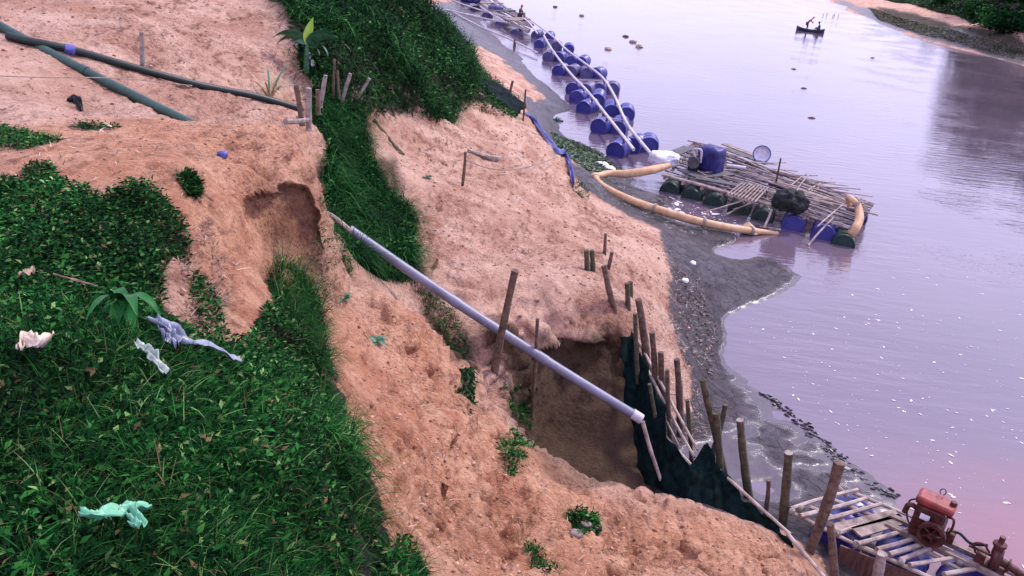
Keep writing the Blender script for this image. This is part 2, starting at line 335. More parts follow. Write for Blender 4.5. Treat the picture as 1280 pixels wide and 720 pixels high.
def build_terrain():
    na, nr = 1000, 960
    th = np.linspace(radians(-66), radians(66), na); lq = np.linspace(math.log(.9), math.log(270), 400); wq = np.cumsum(1+1.3*np.exp(-((lq-math.log(8))/.75)**2)); r = np.exp(np.interp(np.linspace(wq[0], wq[-1], nr), wq, lq))
    T, Rr = np.meshgrid(th, r)
    X = Rr*np.sin(T); Y = Rr*np.cos(T)-.3
    Z = hfun(X, Y)
    # normals, then push steep earth in and out for a broken face
    dXa = np.gradient(X, axis=1); dYa = np.gradient(Y, axis=1); dZa = np.gradient(Z, axis=1)
    dXr = np.gradient(X, axis=0); dYr = np.gradient(Y, axis=0); dZr = np.gradient(Z, axis=0)
    nx = dYa*dZr-dZa*dYr; ny = dZa*dXr-dXa*dZr; nz = dXa*dYr-dYa*dXr
    l = np.sqrt(nx**2+ny**2+nz**2); sg = np.sign(nz); nx, ny, nz = nx/l*sg, ny/l*sg, nz/l*sg
    steep = smooth(.25, .75, 1-nz)*smooth(.1, .5, Z)
    amp = steep*np.minimum(.10, .012*Rr)
    nn = fbm(X*3.1, Y*3.1, Z*5, o=4, seed=61)+.6*(1-2*np.abs(fbm(X*1.5, Y*1.5, Z*7, o=3, seed=71)))
    X2 = X+nx*nn*amp; Y2 = Y+ny*nn*amp; Z2 = Z+nz*nn*amp*.5
    lip = at(345, 232, 4.15); g_ = np.exp(-((X-lip[0])/.36)**4-((Y-lip[1])/.6)**4)*smooth(4.15, 4.04, Z2)*smooth(3.35, 3.6, Z2)*smooth(lip[1]+.28, lip[1]+.12, Y)
    X2 = X2-.10*g_; Y2 = Y2+.30*g_
    lip = at(690, 425, 1.4); g_ = np.exp(-((X-lip[0])/.9)**4-((Y-lip[1])/.5)**4)*smooth(1.35, 1.2, Z2)*smooth(.5, .9, Z2)
    Y2 = Y2+.40*g_
    me = D.meshes.new('river_bank')
    co = np.stack([X2, Y2, Z2], -1).reshape(-1, 3).astype(np.float32)
    idx = np.arange(na*nr).reshape(nr, na)
    q = np.stack([idx[:-1, :-1], idx[:-1, 1:], idx[1:, 1:], idx[1:, :-1]], -1).reshape(-1, 4)
    fill(me, co, q)
    Xf, Yf = X.ravel(), Y.ravel()
    out = {}
    for k, polys in MASKS.items():
        v = np.zeros(len(Xf))
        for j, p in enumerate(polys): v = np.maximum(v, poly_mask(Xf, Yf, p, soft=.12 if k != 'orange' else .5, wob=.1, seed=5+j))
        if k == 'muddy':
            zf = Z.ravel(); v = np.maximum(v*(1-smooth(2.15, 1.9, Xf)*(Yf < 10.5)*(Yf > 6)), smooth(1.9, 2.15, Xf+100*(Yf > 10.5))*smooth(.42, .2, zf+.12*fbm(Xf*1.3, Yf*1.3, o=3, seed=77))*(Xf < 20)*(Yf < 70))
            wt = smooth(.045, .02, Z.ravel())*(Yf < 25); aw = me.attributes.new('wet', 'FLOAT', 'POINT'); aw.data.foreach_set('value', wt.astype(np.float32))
        if k == 'damp_shade': v = v*(.55+.45*(Yf > 8)); v = np.maximum(v, smooth(2.15, 1.9, Xf)*smooth(-.3, .2, Xf)*(Yf < 10.6)*(Yf > 7.5)*smooth(1.2, .5, Z.ravel()))
        out[k] = v
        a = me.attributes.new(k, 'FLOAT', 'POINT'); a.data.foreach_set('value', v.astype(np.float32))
    me.materials.append(terrain_material())
    me.shade_smooth()
    o = D.objects.new('river_bank', me); COL.objects.link(o); tag(o, kind='structure')
    return o
def fill(me, co, faces):
    co = np.asarray(co, np.float32); faces = np.asarray(faces, np.int32); k = faces.shape[1]
    me.vertices.add(len(co)); me.vertices.foreach_set('co', co.ravel())
    me.loops.add(faces.size); me.loops.foreach_set('vertex_index', faces.ravel())
    me.polygons.add(len(faces)); me.polygons.foreach_set('loop_start', np.arange(len(faces), dtype=np.int32)*k)
    me.polygons.foreach_set('loop_total', np.full(len(faces), k, np.int32)); me.update(calc_edges=True)
build_terrain()

# ------------------------------------------------------------------ water
def water_material():
    m, n, b = mat('silty_water'); L = n.links.new
    g = N(n, 'ShaderNodeNewGeometry')
    no = N(n, 'ShaderNodeTexNoise', Scale=.12, Detail=5, Roughness=.6); L(g.outputs['Position'], no.inputs['Vector'])
    r = N(n, 'ShaderNodeValToRGB'); r.color_ramp.elements[0].position = .35; r.color_ramp.elements[1].position = .65
    r.color_ramp.elements[0].color = (.105, .075, .105, 1); r.color_ramp.elements[1].color = (.145, .105, .14, 1); L(no.outputs[0], r.inputs[0])
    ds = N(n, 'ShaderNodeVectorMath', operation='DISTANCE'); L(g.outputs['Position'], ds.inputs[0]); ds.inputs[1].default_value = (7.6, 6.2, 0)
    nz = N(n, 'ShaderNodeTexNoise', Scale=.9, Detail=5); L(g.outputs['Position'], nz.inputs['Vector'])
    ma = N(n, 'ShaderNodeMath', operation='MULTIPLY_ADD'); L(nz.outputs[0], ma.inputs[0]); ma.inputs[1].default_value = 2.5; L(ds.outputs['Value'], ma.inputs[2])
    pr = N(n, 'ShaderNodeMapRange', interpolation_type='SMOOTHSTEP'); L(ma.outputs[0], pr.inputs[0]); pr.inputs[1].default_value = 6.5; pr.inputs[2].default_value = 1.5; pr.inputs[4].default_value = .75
    pm = N(n, 'ShaderNodeMix', data_type='RGBA'); L(pr.outputs[0], pm.inputs[0]); L(r.outputs[0], pm.inputs[6]); pm.inputs[7].default_value = (.30, .085, .085, 1)  # red light-leak tint painted into the water colour around this spot
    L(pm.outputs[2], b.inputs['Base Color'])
    b.inputs['Roughness'].default_value = .04; b.inputs['IOR'].default_value = 1.95
    mp2 = N(n, 'ShaderNodeMapping'); mp2.inputs['Scale'].default_value = (.45, 1.6, 1); mp2.inputs['Rotation'].default_value = (0, 0, radians(14)); L(g.outputs['Position'], mp2.inputs[0])
    n1 = N(n, 'ShaderNodeTexNoise', Scale=2.2, Detail=4, Roughness=.55); L(mp2.outputs[0], n1.inputs['Vector'])
    n2 = N(n, 'ShaderNodeTexNoise', Scale=.25, Detail=2); L(g.outputs['Position'], n2.inputs['Vector'])
    mr = N(n, 'ShaderNodeMapRange'); L(n2.outputs[0], mr.inputs[0]); mr.inputs[1].default_value = .4; mr.inputs[2].default_value = .65; mr.inputs[3].default_value = .10; mr.inputs[4].default_value = .42
    bp = N(n, 'ShaderNodeBump', Distance=.06); L(mr.outputs[0], bp.inputs['Strength']); L(n1.outputs[0], bp.inputs['Height']); L(bp.outputs[0], b.inputs['Normal'])
    return m
def build_water():
    me = D.meshes.new('river_water')
    co = [(-260, -6, 0), (330, -6, 0), (330, 900, 0), (-260, 900, 0)]
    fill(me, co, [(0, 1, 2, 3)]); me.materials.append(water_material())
    o = D.objects.new('river_water', me); COL.objects.link(o); tag(o, kind='structure')
build_water()
#@@OBJECTS
# ------------------------------------------------------------------ mesh builder
def A3(p): return np.array(p, float)
def unit(v): v = A3(v); return v/(np.linalg.norm(v)+1e-12)
def frame(d):
    d = unit(d); a = np.array([0, 0, 1.]) if abs(d[2]) < .9 else np.array([1., 0, 0])
    u = unit(np.cross(a, d)); return u, np.cross(d, u)
def spline(pts, n=8):
    P = [A3(p) for p in pts]
    if len(P) < 3: return [P[0]+(P[1]-P[0])*t for t in np.linspace(0, 1, n+1)]
    Q = [2*P[0]-P[1]]+P+[2*P[-1]-P[-2]]; out = []
    for i in range(1, len(Q)-2):
        for k in range(n):
            t = k/n; a, b, c, d = Q[i-1], Q[i], Q[i+1], Q[i+2]
            out.append(.5*((2*b)+(c-a)*t+(2*a-5*b+4*c-d)*t*t+(3*b-a-3*c+d)*t**3))
    return out+[P[-1]]
class MB:
    def __init__(s): s.v = []; s.f = []
    def add(s, vs, fs):
        k = len(s.v); s.v += [tuple(map(float, p)) for p in vs]; s.f += [tuple(i+k for i in f) for f in fs]; return s
    def tube(s, pts, rad, seg=8, caps=True, wob=0, flat=1.0):
        pts = [A3(p) for p in pts]; n = len(pts)
        if np.isscalar(rad): rad = [rad]*n
        elif len(rad) != n: rad = list(np.interp(np.linspace(0, 1, n), np.linspace(0, 1, len(rad)), rad))
        vs = []; fs = []; u = None
        for i, p in enumerate(pts):
            d = unit(pts[min(i+1, n-1)]-pts[max(i-1, 0)])
            if u is None: u, v = frame(d)
            else: u = unit(u-d*np.dot(u, d)); v = np.cross(d, u)
            for k in range(seg):
                a = 2*pi*k/seg; r = rad[i]*(1+random.uniform(-wob, wob))
                vs.append(p+u*cos(a)*r+v*sin(a)*r*flat)
        for i in range(n-1):
            for k in range(seg):
                fs.append((i*seg+k, i*seg+(k+1) % seg, (i+1)*seg+(k+1) % seg, (i+1)*seg+k))
        if caps: fs.append(tuple(range(seg))[::-1]); fs.append(tuple((n-1)*seg+k for k in range(seg)))
        return s.add(vs, fs)
    def box(s, c, ax, ay, az):
        c, ax, ay, az = map(A3, (c, ax, ay, az)); vs = [c+i*ax+j*ay+k*az for i in (-1, 1) for j in (-1, 1) for k in (-1, 1)]
        return s.add(vs, [(0, 1, 3, 2), (4, 6, 7, 5), (0, 4, 5, 1), (2, 3, 7, 6), (0, 2, 6, 4), (1, 5, 7, 3)])
    def bar(s, a, b, wd, h, up=(0, 0, 1)):
        a, b = A3(a), A3(b); d = unit(b-a); side = unit(np.cross(d, up)); u = np.cross(side, d)
        return s.box((a+b)/2, (b-a)/2, side*wd/2, u*h/2)
    def lathe(s, prof, c, ax=(0, 0, 1), seg=20):       # prof: (radius, height along the axis)
        c = A3(c); ax = unit(ax); u, v = frame(ax); vs = []; fs = []
        for r, h in prof:
            for k in range(seg): a = 2*pi*k/seg; vs.append(c+ax*h+(u*cos(a)+v*sin(a))*max(r, 1e-4))
        for i in range(len(prof)-1):
            for k in range(seg): fs.append((i*seg+k, i*seg+(k+1) % seg, (i+1)*seg+(k+1) % seg, (i+1)*seg+k))
        return s.add(vs, fs)
    def bamboo(s, a, b, r=.03, bend=.02, seg=7, taper=.8, node=.28):
        a, b = A3(a), A3(b); L = np.linalg.norm(b-a); n = max(2, int(L/node)); u, v = frame(b-a)
        off = (u*random.uniform(-1, 1)+v*random.uniform(-1, 1))*bend*L
        pts = []; rad = []
        for i in range(n+1):
            for dt, k in ((-.035, 1.0), (0, 1.18), (.035, 1.0)):
                t = (i+dt)/n
                if t < 0 or t > 1: continue
                pts.append(a+(b-a)*t+off*4*t*(1-t)); rad.append(r*(1+(taper-1)*t)*k)
        return s.tube(pts, rad, seg)
    def build(s, name, m, parent=None, base=None, smooth=True, angle=40):
        me = D.meshes.new(name); b = A3(base) if base is not None else (A3(parent['_b']) if parent is not None and '_b' in parent else None)
        if b is None: b = np.mean(s.v, axis=0); b[2] = min(p[2] for p in s.v)
        me.from_pydata([tuple(A3(p)-b) for p in s.v], [], s.f); me.update(); me.materials.append(m)
        o = D.objects.new(name, me); COL.objects.link(o)
        if smooth: me.shade_smooth(); me.set_sharp_from_angle(angle=radians(angle))
        if parent is not None:
            o.parent = parent
            pb = A3(parent['_b']) if '_b' in parent else None
            if base is not None and pb is not None: o.location = b-pb
        else: o.location = b
        o['_b'] = [float(x) for x in b]
        return o
ALL_EMPTY = []
def thing(name, loc, label, cat, group=None):
    o = D.objects.new(name, None); COL.objects.link(o); o.location = loc; o['_b'] = [float(x) for x in loc]; o.empty_display_size = .2
    ALL_EMPTY.append(o); return tag(o, label, cat, group)

# ------------------------------------------------------------------ materials for things
M_ = {}
M_['bamboo'] = simple('weathered_bamboo', (.22, .15, .12), (.50, .40, .36), scale=5, rough=.6, stretch=(1, 1, 1))
M_['bamboo_grey'] = simple('grey_bamboo', (.06, .045, .045), (.34, .27, .28), scale=6, rough=.7)
M_['pale_pole'] = simple('pale_pole', (.40, .36, .40), (.62, .56, .62), scale=4, rough=.45)
M_['wood'] = simple('rough_stake_wood', (.05, .030, .022), (.19, .12, .085), scale=14, rough=.85, bump=.6)
M_['wood_moss'] = simple('mossy_stake_wood', (.030, .035, .018), (.13, .095, .06), scale=12, rough=.9, bump=.6)
M_['wood_light'] = simple('pale_stake_wood', (.16, .12, .10), (.40, .33, .30), scale=14, rough=.85, bump=.5)
M_['plank'] = simple('plank', (.10, .07, .06), (.34, .25, .22), scale=7, rough=.8)
M_['darkplank'] = simple('wet_plank', (.03, .03, .035), (.12, .11, .12), scale=7, rough=.7)
M_['drum'] = simple('blue_drum_plastic', (.024, .026, .20), (.05, .05, .26), scale=3, rough=.36, bump=.1, spec=.6, c3=(.16, .13, .17), p3=.74)
M_['drum_dark'] = simple('faded_drum_plastic', (.055, .048, .17), (.11, .10, .24), c3=(.16, .13, .14), p3=.72, scale=3, rough=.45, bump=.1)
M_['drum_green'] = simple('dark_green_drum_plastic', (.003, .018, .016), (.010, .042, .036), scale=4, rough=.45, bump=.08)
M_['pvc'] = simple('grey_pipe_plastic', (.13, .13, .19), (.24, .235, .32), c3=(.16, .11, .10), p3=.73, scale=3, rough=.42, bump=.05)
M_['greenpipe'] = simple('green_hose_plastic', (.010, .040, .030), (.035, .085, .060), scale=3, rough=.4, bump=.08)
M_['blackhose'] = simple('dark_hose_plastic', (.002, .009, .008), (.006, .018, .015), scale=5, rough=.5, bump=.2)
M_['orange_hose'] = simple('yellow_orange_hose', (.46, .25, .12), (.66, .42, .25), c3=(.16, .10, .07), p3=.74, scale=5, rough=.6, bump=.3)
M_['net'] = simple('dark_teal_netting', (.002, .005, .005), (.005, .018, .019), scale=9, rough=.9, spec=.08, bump=.6, c3=(.02, .055, .065))
M_['bluetarp'] = simple('blue_tarpaulin', (.008, .008, .07), (.028, .024, .18), scale=5, rough=.5, bump=.3)
M_['bluestrip'] = simple('blue_plastic_sheet', (.04, .045, .22), (.12, .13, .42), scale=8, rough=.5, bump=.3)
M_['black'] = simple('black_sheet', (.004, .007, .008), (.014, .02, .022), scale=8, rough=.8, bump=.6)
M_['white'] = simple('white_sack', (.62, .6, .68), (.85, .82, .9), scale=9, rough=.6, bump=.4)
M_['rope'] = simple('rope', (.16, .13, .11), (.34, .28, .24), scale=20, rough=.9)
M_['rust'] = simple('rusty_engine_metal', (.018, .005, .005), (.13, .032, .024), scale=14, rough=.55, bump=.4, metal=.2)
M_['redtank'] = simple('red_tank_paint', (.12, .018, .016), (.34, .05, .04), scale=6, rough=.4, bump=.15)
M_['foam'] = simple('yellow_foam_block', (.55, .40, .22), (.75, .60, .38), scale=9, rough=.8)
M_['green_bag'] = simple('thin_green_plastic', (.10, .36, .20), (.24, .56, .38), scale=6, rough=.35, bump=.4)
M_['cream_bag'] = simple('cream_plastic', (.50, .36, .26), (.82, .68, .56), scale=20, rough=.5, bump=.5)
M_['grey_film'] = simple('grey_blue_film', (.16, .18, .24), (.36, .38, .48), scale=6, rough=.3, bump=.5)
M_['palefilm'] = simple('pale_film', (.14, .22, .17), (.50, .55, .48), scale=14, rough=.3, bump=.4)
M_['dryleaf'] = simple('dry_leaf', (.22, .12, .07), (.50, .38, .28), scale=14, rough=.8)
M_['boat'] = simple('dark_boat_wood', (.012, .014, .03), (.05, .05, .08), scale=5, rough=.6)
M_['skin'] = simple('skin', (.20, .09, .055), (.26, .13, .08), scale=5, rough=.6, bump=.05)
M_['red_cloth'] = simple('red_cloth', (.50, .05, .03), (.65, .10, .06), scale=8, rough=.8)
M_['dark_cloth'] = simple('dark_cloth', (.015, .018, .03), (.04, .045, .06), scale=8, rough=.8)
M_['stone'] = simple('clod_soil', (.30, .14, .095), (.56, .32, .24), scale=9, rough=.95, bump=.5, attr=True)
def leafmat(name, rough=.45, spec=.4):
    m, n, b = mat(name); a = N(n, 'ShaderNodeAttribute', attribute_name='tint')
    g = N(n, 'ShaderNodeNewGeometry'); no = N(n, 'ShaderNodeTexNoise', Scale=6, Detail=3); n.links.new(g.outputs['Position'], no.inputs['Vector'])
    mr = N(n, 'ShaderNodeMapRange'); n.links.new(no.outputs[0], mr.inputs[0]); mr.inputs[1].default_value = .3; mr.inputs[2].default_value = .7; mr.inputs[3].default_value = .7; mr.inputs[4].default_value = 1.3
    mu = N(n, 'ShaderNodeVectorMath', operation='SCALE'); n.links.new(a.outputs['Color'], mu.inputs[0]); n.links.new(mr.outputs[0], mu.inputs['Scale'])
    n.links.new(mu.outputs[0], b.inputs['Base Color']); b.inputs['Roughness'].default_value = rough; b.inputs['Specular IOR Level'].default_value = spec
    return m
M_['leaf'] = leafmat('leaf_green')
M_['leaf_matt'] = leafmat('grass_green', .7, .04)

# ------------------------------------------------------------------ foliage generators
def rand_dirs(n, up=.6):
    a = rng.uniform(0, 2*pi, n); r = rng.uniform(0, 1, n)**.5
    d = np.stack([np.cos(a)*r, np.sin(a)*r, np.full(n, up)], 1); return d/np.linalg.norm(d, axis=1, keepdims=True)
def blades(P, L, W, d0, droop, seg=4):        # curved ribbons rooted at P
    n = len(P); az = np.arctan2(d0[:, 1], d0[:, 0]); side = np.stack([-np.sin(az), np.cos(az), np.zeros(n)], 1)
    vs = []; p = P.copy(); d = d0.copy()
    for k in range(seg+1):
        t = k/seg; wd = (W*(1-t**1.5)*.5+.0002)[:, None]
        vs.append(p-side*wd); vs.append(p+side*wd)
        p = p+d*(L/seg)[:, None]; d = d-np.array([0, 0, 1.])*(droop/seg)[:, None]; d /= np.linalg.norm(d, axis=1, keepdims=True)
    V = np.stack(vs, 1).reshape(-1, 3); m = 2*(seg+1); b = np.arange(n)[:, None]*m
    q = np.concatenate([b+np.array([2*k, 2*k+1, 2*k+3, 2*k+2]) for k in range(seg)], 0)
    return V, q, m
def leaves(P, L, W, d, roll):                 # folded pointed leaves (6 vertices)
    n = len(P); up = np.array([0, 0, 1.]); s1 = np.cross(d, up); s1 /= np.linalg.norm(s1, axis=1, keepdims=True)+1e-9; nn = np.cross(s1, d)
    c = np.cos(roll)[:, None]; s_ = np.sin(roll)[:, None]; sd_ = s1*c+nn*s_; nn = nn*c-s1*s_
    l = L[:, None]; wd = W[:, None]/2
    V = np.stack([P, P+d*l*.45+sd_*wd+nn*wd*.25, P+d*l-nn*l*.18, P+d*l*.45-sd_*wd+nn*wd*.25, P+d*l*.5-nn*wd*.1], 1).reshape(-1, 3)
    b = np.arange(n)[:, None]*5
    q = np.concatenate([b+np.array([0, 1, 4]), b+np.array([1, 2, 4]), b+np.array([2, 3, 4]), b+np.array([3, 0, 4])], 0)
    return V, q, 5
def tint_mesh(name, parts, m, cols, base=None, parent=None, smooth=False):
    """parts: list of (V, faces, verts per item); cols: list of (n,3) arrays"""
    me = D.meshes.new(name); Vs = []; F3 = []; C = []; k = 0
    for (V, q, mm), c in zip(parts, cols):
        if q.shape[1] == 4: q = np.concatenate([q[:, [0, 1, 2]], q[:, [0, 2, 3]]], 0)
        Vs.append(V); F3.append(q+k); C.append(np.repeat(c, mm, axis=0)); k += len(V)
    V = np.concatenate(Vs); b = A3(base) if base is not None else np.zeros(3)
    fill(me, V-b, np.concatenate(F3))
    a = me.color_attributes.new('tint', 'FLOAT_COLOR', 'POINT'); c = np.concatenate(C); a.data.foreach_set('color', np.concatenate([c, np.ones((len(c), 1))], 1).astype(np.float32).ravel())
    me.materials.append(m)
    if smooth: me.shade_smooth()
    o = D.objects.new(name, me); COL.objects.link(o); o.location = b
    if parent is not None: o.parent = parent; o.location = b-A3(parent['_b'])
    o['_b'] = [float(x) for x in b]
    return o
def sample_poly(pts, n, lift=True, rmin=.8):
    P = np.array([(at(*p) if len(p) == 3 else ground(*p))[:2] for p in pts]) if lift else np.array(pts, float)
    lo, hi = P.min(0), P.max(0); out = []
    while sum(map(len, out)) < n:
        q = rng.uniform(lo, hi, (n*2, 2)); ins = np.zeros(len(q), bool)
        for i in range(len(P)):
            x1, y1 = P[i-1]; x2, y2 = P[i]
            ins ^= ((y1 > q[:, 1]) != (y2 > q[:, 1])) & (q[:, 0] < (x2-x1)*(q[:, 1]-y1)/(y2-y1+1e-12)+x1)
        q = q[ins & (np.hypot(q[:, 0], q[:, 1]) > rmin)]; out.append(q)
        if len(q) == 0: break
    q = np.concatenate(out)[:n]; return np.column_stack([q, hfun(q[:, 0], q[:, 1])])
def pick(n, cs, ps): cs = np.array(cs, float); i = rng.choice(len(cs), n, p=np.array(ps)/sum(ps)); return cs[i]*rng.uniform(.6, 1.35, (n, 1))
def clump(P, f=1.2, thr=0., sd=3): return P[fbm(P[:, 0]*f, P[:, 1]*f, o=3, seed=sd) > thr]
GREENS = ([(.003, .028, .006), (.008, .060, .011), (.024, .115, .020), (.13, .22, .07), (.002, .014, .004), (.12, .085, .04)], [.30, .30, .18, .06, .2, .03])

def grass_patch(name, poly, n_bl, n_lf, bl=(.08, .2), bw=(.003, .006), ll=(.025, .05), cols=GREENS, droop=1.3, up=.8, lift=0.0, clumpf=1.1, gap=0, mound=0):
    P = sample_poly(poly, int(n_bl*1.3)); P = P[fbm(P[:, 0]*clumpf, P[:, 1]*clumpf, o=3, seed=13) > rng.uniform(-.75, .45, len(P))][:n_bl]; n = len(P)
    if gap: k_ = fbm(P[:, 0]*3.1, P[:, 1]*3.1, o=3, seed=29) > -gap+rng.uniform(-.12, .12, len(P)); P = P[k_]; n = len(P)
    P[:, 2] -= .01
    parts = []; cc = []
    hgt = (.5+.5*smooth(4.2, 3.0, np.hypot(P[:, 0], P[:, 1])) if gap else 1)*(1+.7*fbm(P[:, 0]*clumpf*1.3, P[:, 1]*clumpf*1.3, o=2, seed=17))
    if mound: P[:, 2] += mound*np.maximum(0, fbm(P[:, 0]*1.1, P[:, 1]*1.1, o=2, seed=37))*rng.uniform(.3, 1, n)
    V = blades(P, rng.uniform(*bl, n)*hgt, rng.uniform(*bw, n), rand_dirs(n, up), rng.uniform(.4, 1.6, n)*droop); parts.append(V); cc.append(pick(n, *cols)*(1+.9*fbm(P[:, 0]*clumpf*1.6, P[:, 1]*clumpf*1.6, o=3, seed=23))[:, None].clip(.35, 2))
    if n_lf:
        Q = sample_poly(poly, n_lf); k = len(Q); Q[:, 2] += rng.uniform(0, 1, k)**1.5*bl[1]*.45+mound*np.maximum(0, fbm(Q[:, 0]*1.1, Q[:, 1]*1.1, o=2, seed=37))*rng.uniform(.2, 1, k)
        V = leaves(Q, rng.uniform(*ll, k), rng.uniform(*ll, k)*.42, rand_dirs(k, .25), rng.uniform(-.9, .9, k)); parts.append(V); cc.append(pick(k, *cols)*(1+.9*fbm(Q[:, 0]*clumpf*1.6, Q[:, 1]*clumpf*1.6, o=3, seed=23))[:, None].clip(.35, 2))
    o = tint_mesh(name, parts, M_['leaf_matt'], cc); tag(o, kind='stuff'); return o
G = MASKS['grassy']
NEARG = [(-40,228),(60,225),(130,250),(190,235),(235,290),(238,320),(205,345),(200,400),(260,430),(310,430),(330,390),(370,345),(400,380),(392,440),(402,480),(408,530),(430,575),(438,610),(436,650),(446,690),(450,719),(440,1100,4.6),(-200,1100,4.8),(-100,235)]
grass_patch('terrace_grass', NEARG, 72000, 52000, bl=(.05, .155), gap=.30)
grass_patch('terrace_grass_tuft', [(222,219),(240,217),(254,236),(246,250),(234,246),(228,232)], 900, 500, bl=(.03, .09))
grass_patch('terrace_grass_tuft', G[2], 1200, 700, bl=(.04, .1))
grass_patch('terrace_grass_tuft', G[3], 350, 200, bl=(.03, .08))
grass_patch('terrace_grass_tuft', [(30,212),(60,205),(75,225),(40,232)], 500, 300, bl=(.03, .08))
grass_patch('edge_grass', [(335,350),(370,335),(400,380),(412,460),(395,470),(372,440),(350,390)], 5200, 500, bl=(.12, .3), droop=1.8)
grass_patch('edge_grass', [(395,450),(412,500),(440,560),(462,610),(466,690),(440,660),(405,560)], 3400, 900, bl=(.10, .26), droop=2.6)
grass_patch('edge_grass', [(470,680),(505,680),(525,700),(528,760),(480,760)], 1500, 900, bl=(.05, .16), droop=2)
grass_patch('slope_tuft', [(655,680),(672,682),(700,720),(680,720)], 500, 150, bl=(.04, .1))
grass_patch('slope_tuft', [(625,490),(650,485),(666,520),(662,540),(640,520)], 900, 900, bl=(.08, .2), droop=2.5)
grass_patch('slope_tuft', [(622,560),(650,545),(668,560),(640,596)], 900, 900, bl=(.08, .2), droop=2.5)
DK = ([(.005, .034, .009), (.014, .072, .016), (.05, .15, .035), (.002, .012, .004)], [.38, .3, .12, .2])
RIDGE = [(330,-8,4.6),(368,30),(375,90),(392,105),(440,120),(455,150),(500,140),(545,155),(590,130),(600,100),(570,50),(530,10),(520,-8,4.3)]
grass_patch('ridge_undergrowth', RIDGE, 60000, 50000, bl=(.2, .75), bw=(.008, .018), ll=(.05, .13), cols=DK, droop=2.4, clumpf=.9, mound=1.1)
grass_patch('ridge_undergrowth', [(560,60),(600,85),(650,125),(640,150),(600,140),(575,115)], 5000, 5000, bl=(.1, .3), bw=(.01, .02), ll=(.06, .12), droop=2)
RAV = [(392,112),(396,150,3.6),(410,175,3.4),(405,230,2.9),(415,290,2.75),(440,335,2.6),(500,345),(518,350),(515,270),(480,235),(460,200),(455,140)]
grass_patch('ravine_grass', RAV, 26000, 16000, bl=(.2, .55), bw=(.006, .012), ll=(.04, .09), cols=DK, droop=2.6, clumpf=1.3)
grass_patch('ravine_grass', [(520,350),(545,365),(575,400),(590,450),(570,440),(530,390)], 900, 900, bl=(.06, .2), cols=DK, droop=2)
grass_patch('waterside_weeds', [(690,168),(725,178),(790,205),(750,218),(705,196)], 2500, 9000, bl=(.05, .15), bw=(.01, .02), ll=(.07, .14), cols=([(.10, .14, .08), (.20, .24, .18), (.03, .07, .03)], [.4, .3, .3]))
grass_patch('waterside_weeds', [(715,228),(728,226),(738,242),(722,246)], 500, 500, bl=(.08, .22), bw=(.01, .02))
grass_patch('far_bank_grass', [(1085,10),(1150,29),(1215,46),(1300,66),(1300,80),(1230,65),(1150,44),(1100,26)], 2500, 9000, bl=(.1, .25), bw=(.04, .08), ll=(.12, .28), cols=([(.05, .07, .03), (.09, .09, .055), (.15, .12, .09)], [.4, .3, .3]), clumpf=.3)
grass_patch('far_bank_grass', [(1105,0),(1150,9),(1200,22),(1240,36),(1300,52),(1300,0)], 9000, 36000, bl=(.3, .9), bw=(.05, .1), ll=(.2, .5), cols=([(.02, .06, .025), (.04, .10, .035), (.10, .11, .07)], [.5, .35, .15]), clumpf=.2)

# dirt clods and straw on the bare earth
def clods(name, poly, n, size, tint):
    P = sample_poly(poly, n); P = P[fbm(P[:, 0]*1.5, P[:, 1]*1.5, o=3, seed=19) > rng.uniform(-.8, .5, len(P))]; n = len(P)
    t = np.array([(0, 0, 1), (1, 0, .1), (.3, .95, 0), (-.8, .6, .1), (-.8, -.6, 0), (.3, -.95, .1), (0, 0, -.8)], float)
    f = np.array([(0, 1, 2), (0, 2, 3), (0, 3, 4), (0, 4, 5), (0, 5, 1), (6, 2, 1), (6, 3, 2), (6, 4, 3), (6, 5, 4), (6, 1, 5)])
    sz = size*rng.pareto(2.6, n).clip(.3, 3.2)[:, None, None]; a = rng.uniform(0, 2*pi, n)
    V = t[None]*rng.uniform(.6, 1.3, (n, 7, 3)); c, s_ = np.cos(a)[:, None], np.sin(a)[:, None]
    V = np.stack([V[..., 0]*c-V[..., 1]*s_, V[..., 0]*s_+V[..., 1]*c, V[..., 2]*.6], -1)*sz + P[:, None]
    q = (np.arange(n)[:, None, None]*7+f[None]).reshape(-1, 3)
    o = tint_mesh(name, [(V.reshape(-1, 3), q, 7)], M_['stone'], [pick(n, *tint)]); tag(o, kind='stuff')
TN = ([(1, 1, 1), (.55, .5, .48), (1.2, 1.15, 1.1), (.45, .4, .38)], [.45, .3, .12, .13])
grass_patch('slope_tuft', [(708,640),(745,645),(752,668),(725,672),(712,655)], 500, 900, bl=(.05, .14), droop=2)
grass_patch('slope_tuft', [(235,365),(262,360),(285,420),(262,430)], 500, 500, bl=(.05, .14), droop=2)
grass_patch('slope_tuft', [(398,272),(425,275),(440,345),(405,375),(395,320)], 3000, 2600, bl=(.08, .26), cols=DK, droop=2)
clods('loose_clods', [(430,400),(560,360),(640,540),(760,625),(980,672),(1020,760),(500,760),(470,560)], 16000, .008, TN)
clods('loose_clods', [(0,0),(330,0),(380,140),(380,170),(0,165)], 9000, .009, TN)
clods('loose_clods', [(470,180),(600,150),(700,190),(850,320),(870,480),(760,400),(600,380),(520,310)], 14000, .011, TN)
clods('loose_clods', [(0,165),(380,168),(395,220),(330,310),(260,400),(200,350),(240,280),(0,230)], 5000, .006, TN)
def straw(name, poly, n, L, cols):
    P = sample_poly(poly, n); n = len(P); P[:, 2] += .01
    d = rand_dirs(n, .08); o = tint_mesh(name, [blades(P, rng.uniform(L*.3, L, n), np.full(n, L*.06), d, rng.uniform(0, .5, n), 2)], M_['leaf_matt'], [pick(n, *cols)]); tag(o, kind='stuff')
ST = ([(.50, .38, .28), (.25, .16, .10), (.10, .07, .05)], [.3, .3, .4])
straw('dry_straw', [(0,165),(380,168),(395,220),(330,310),(260,400),(240,280),(0,230)], 700, .12, ST)
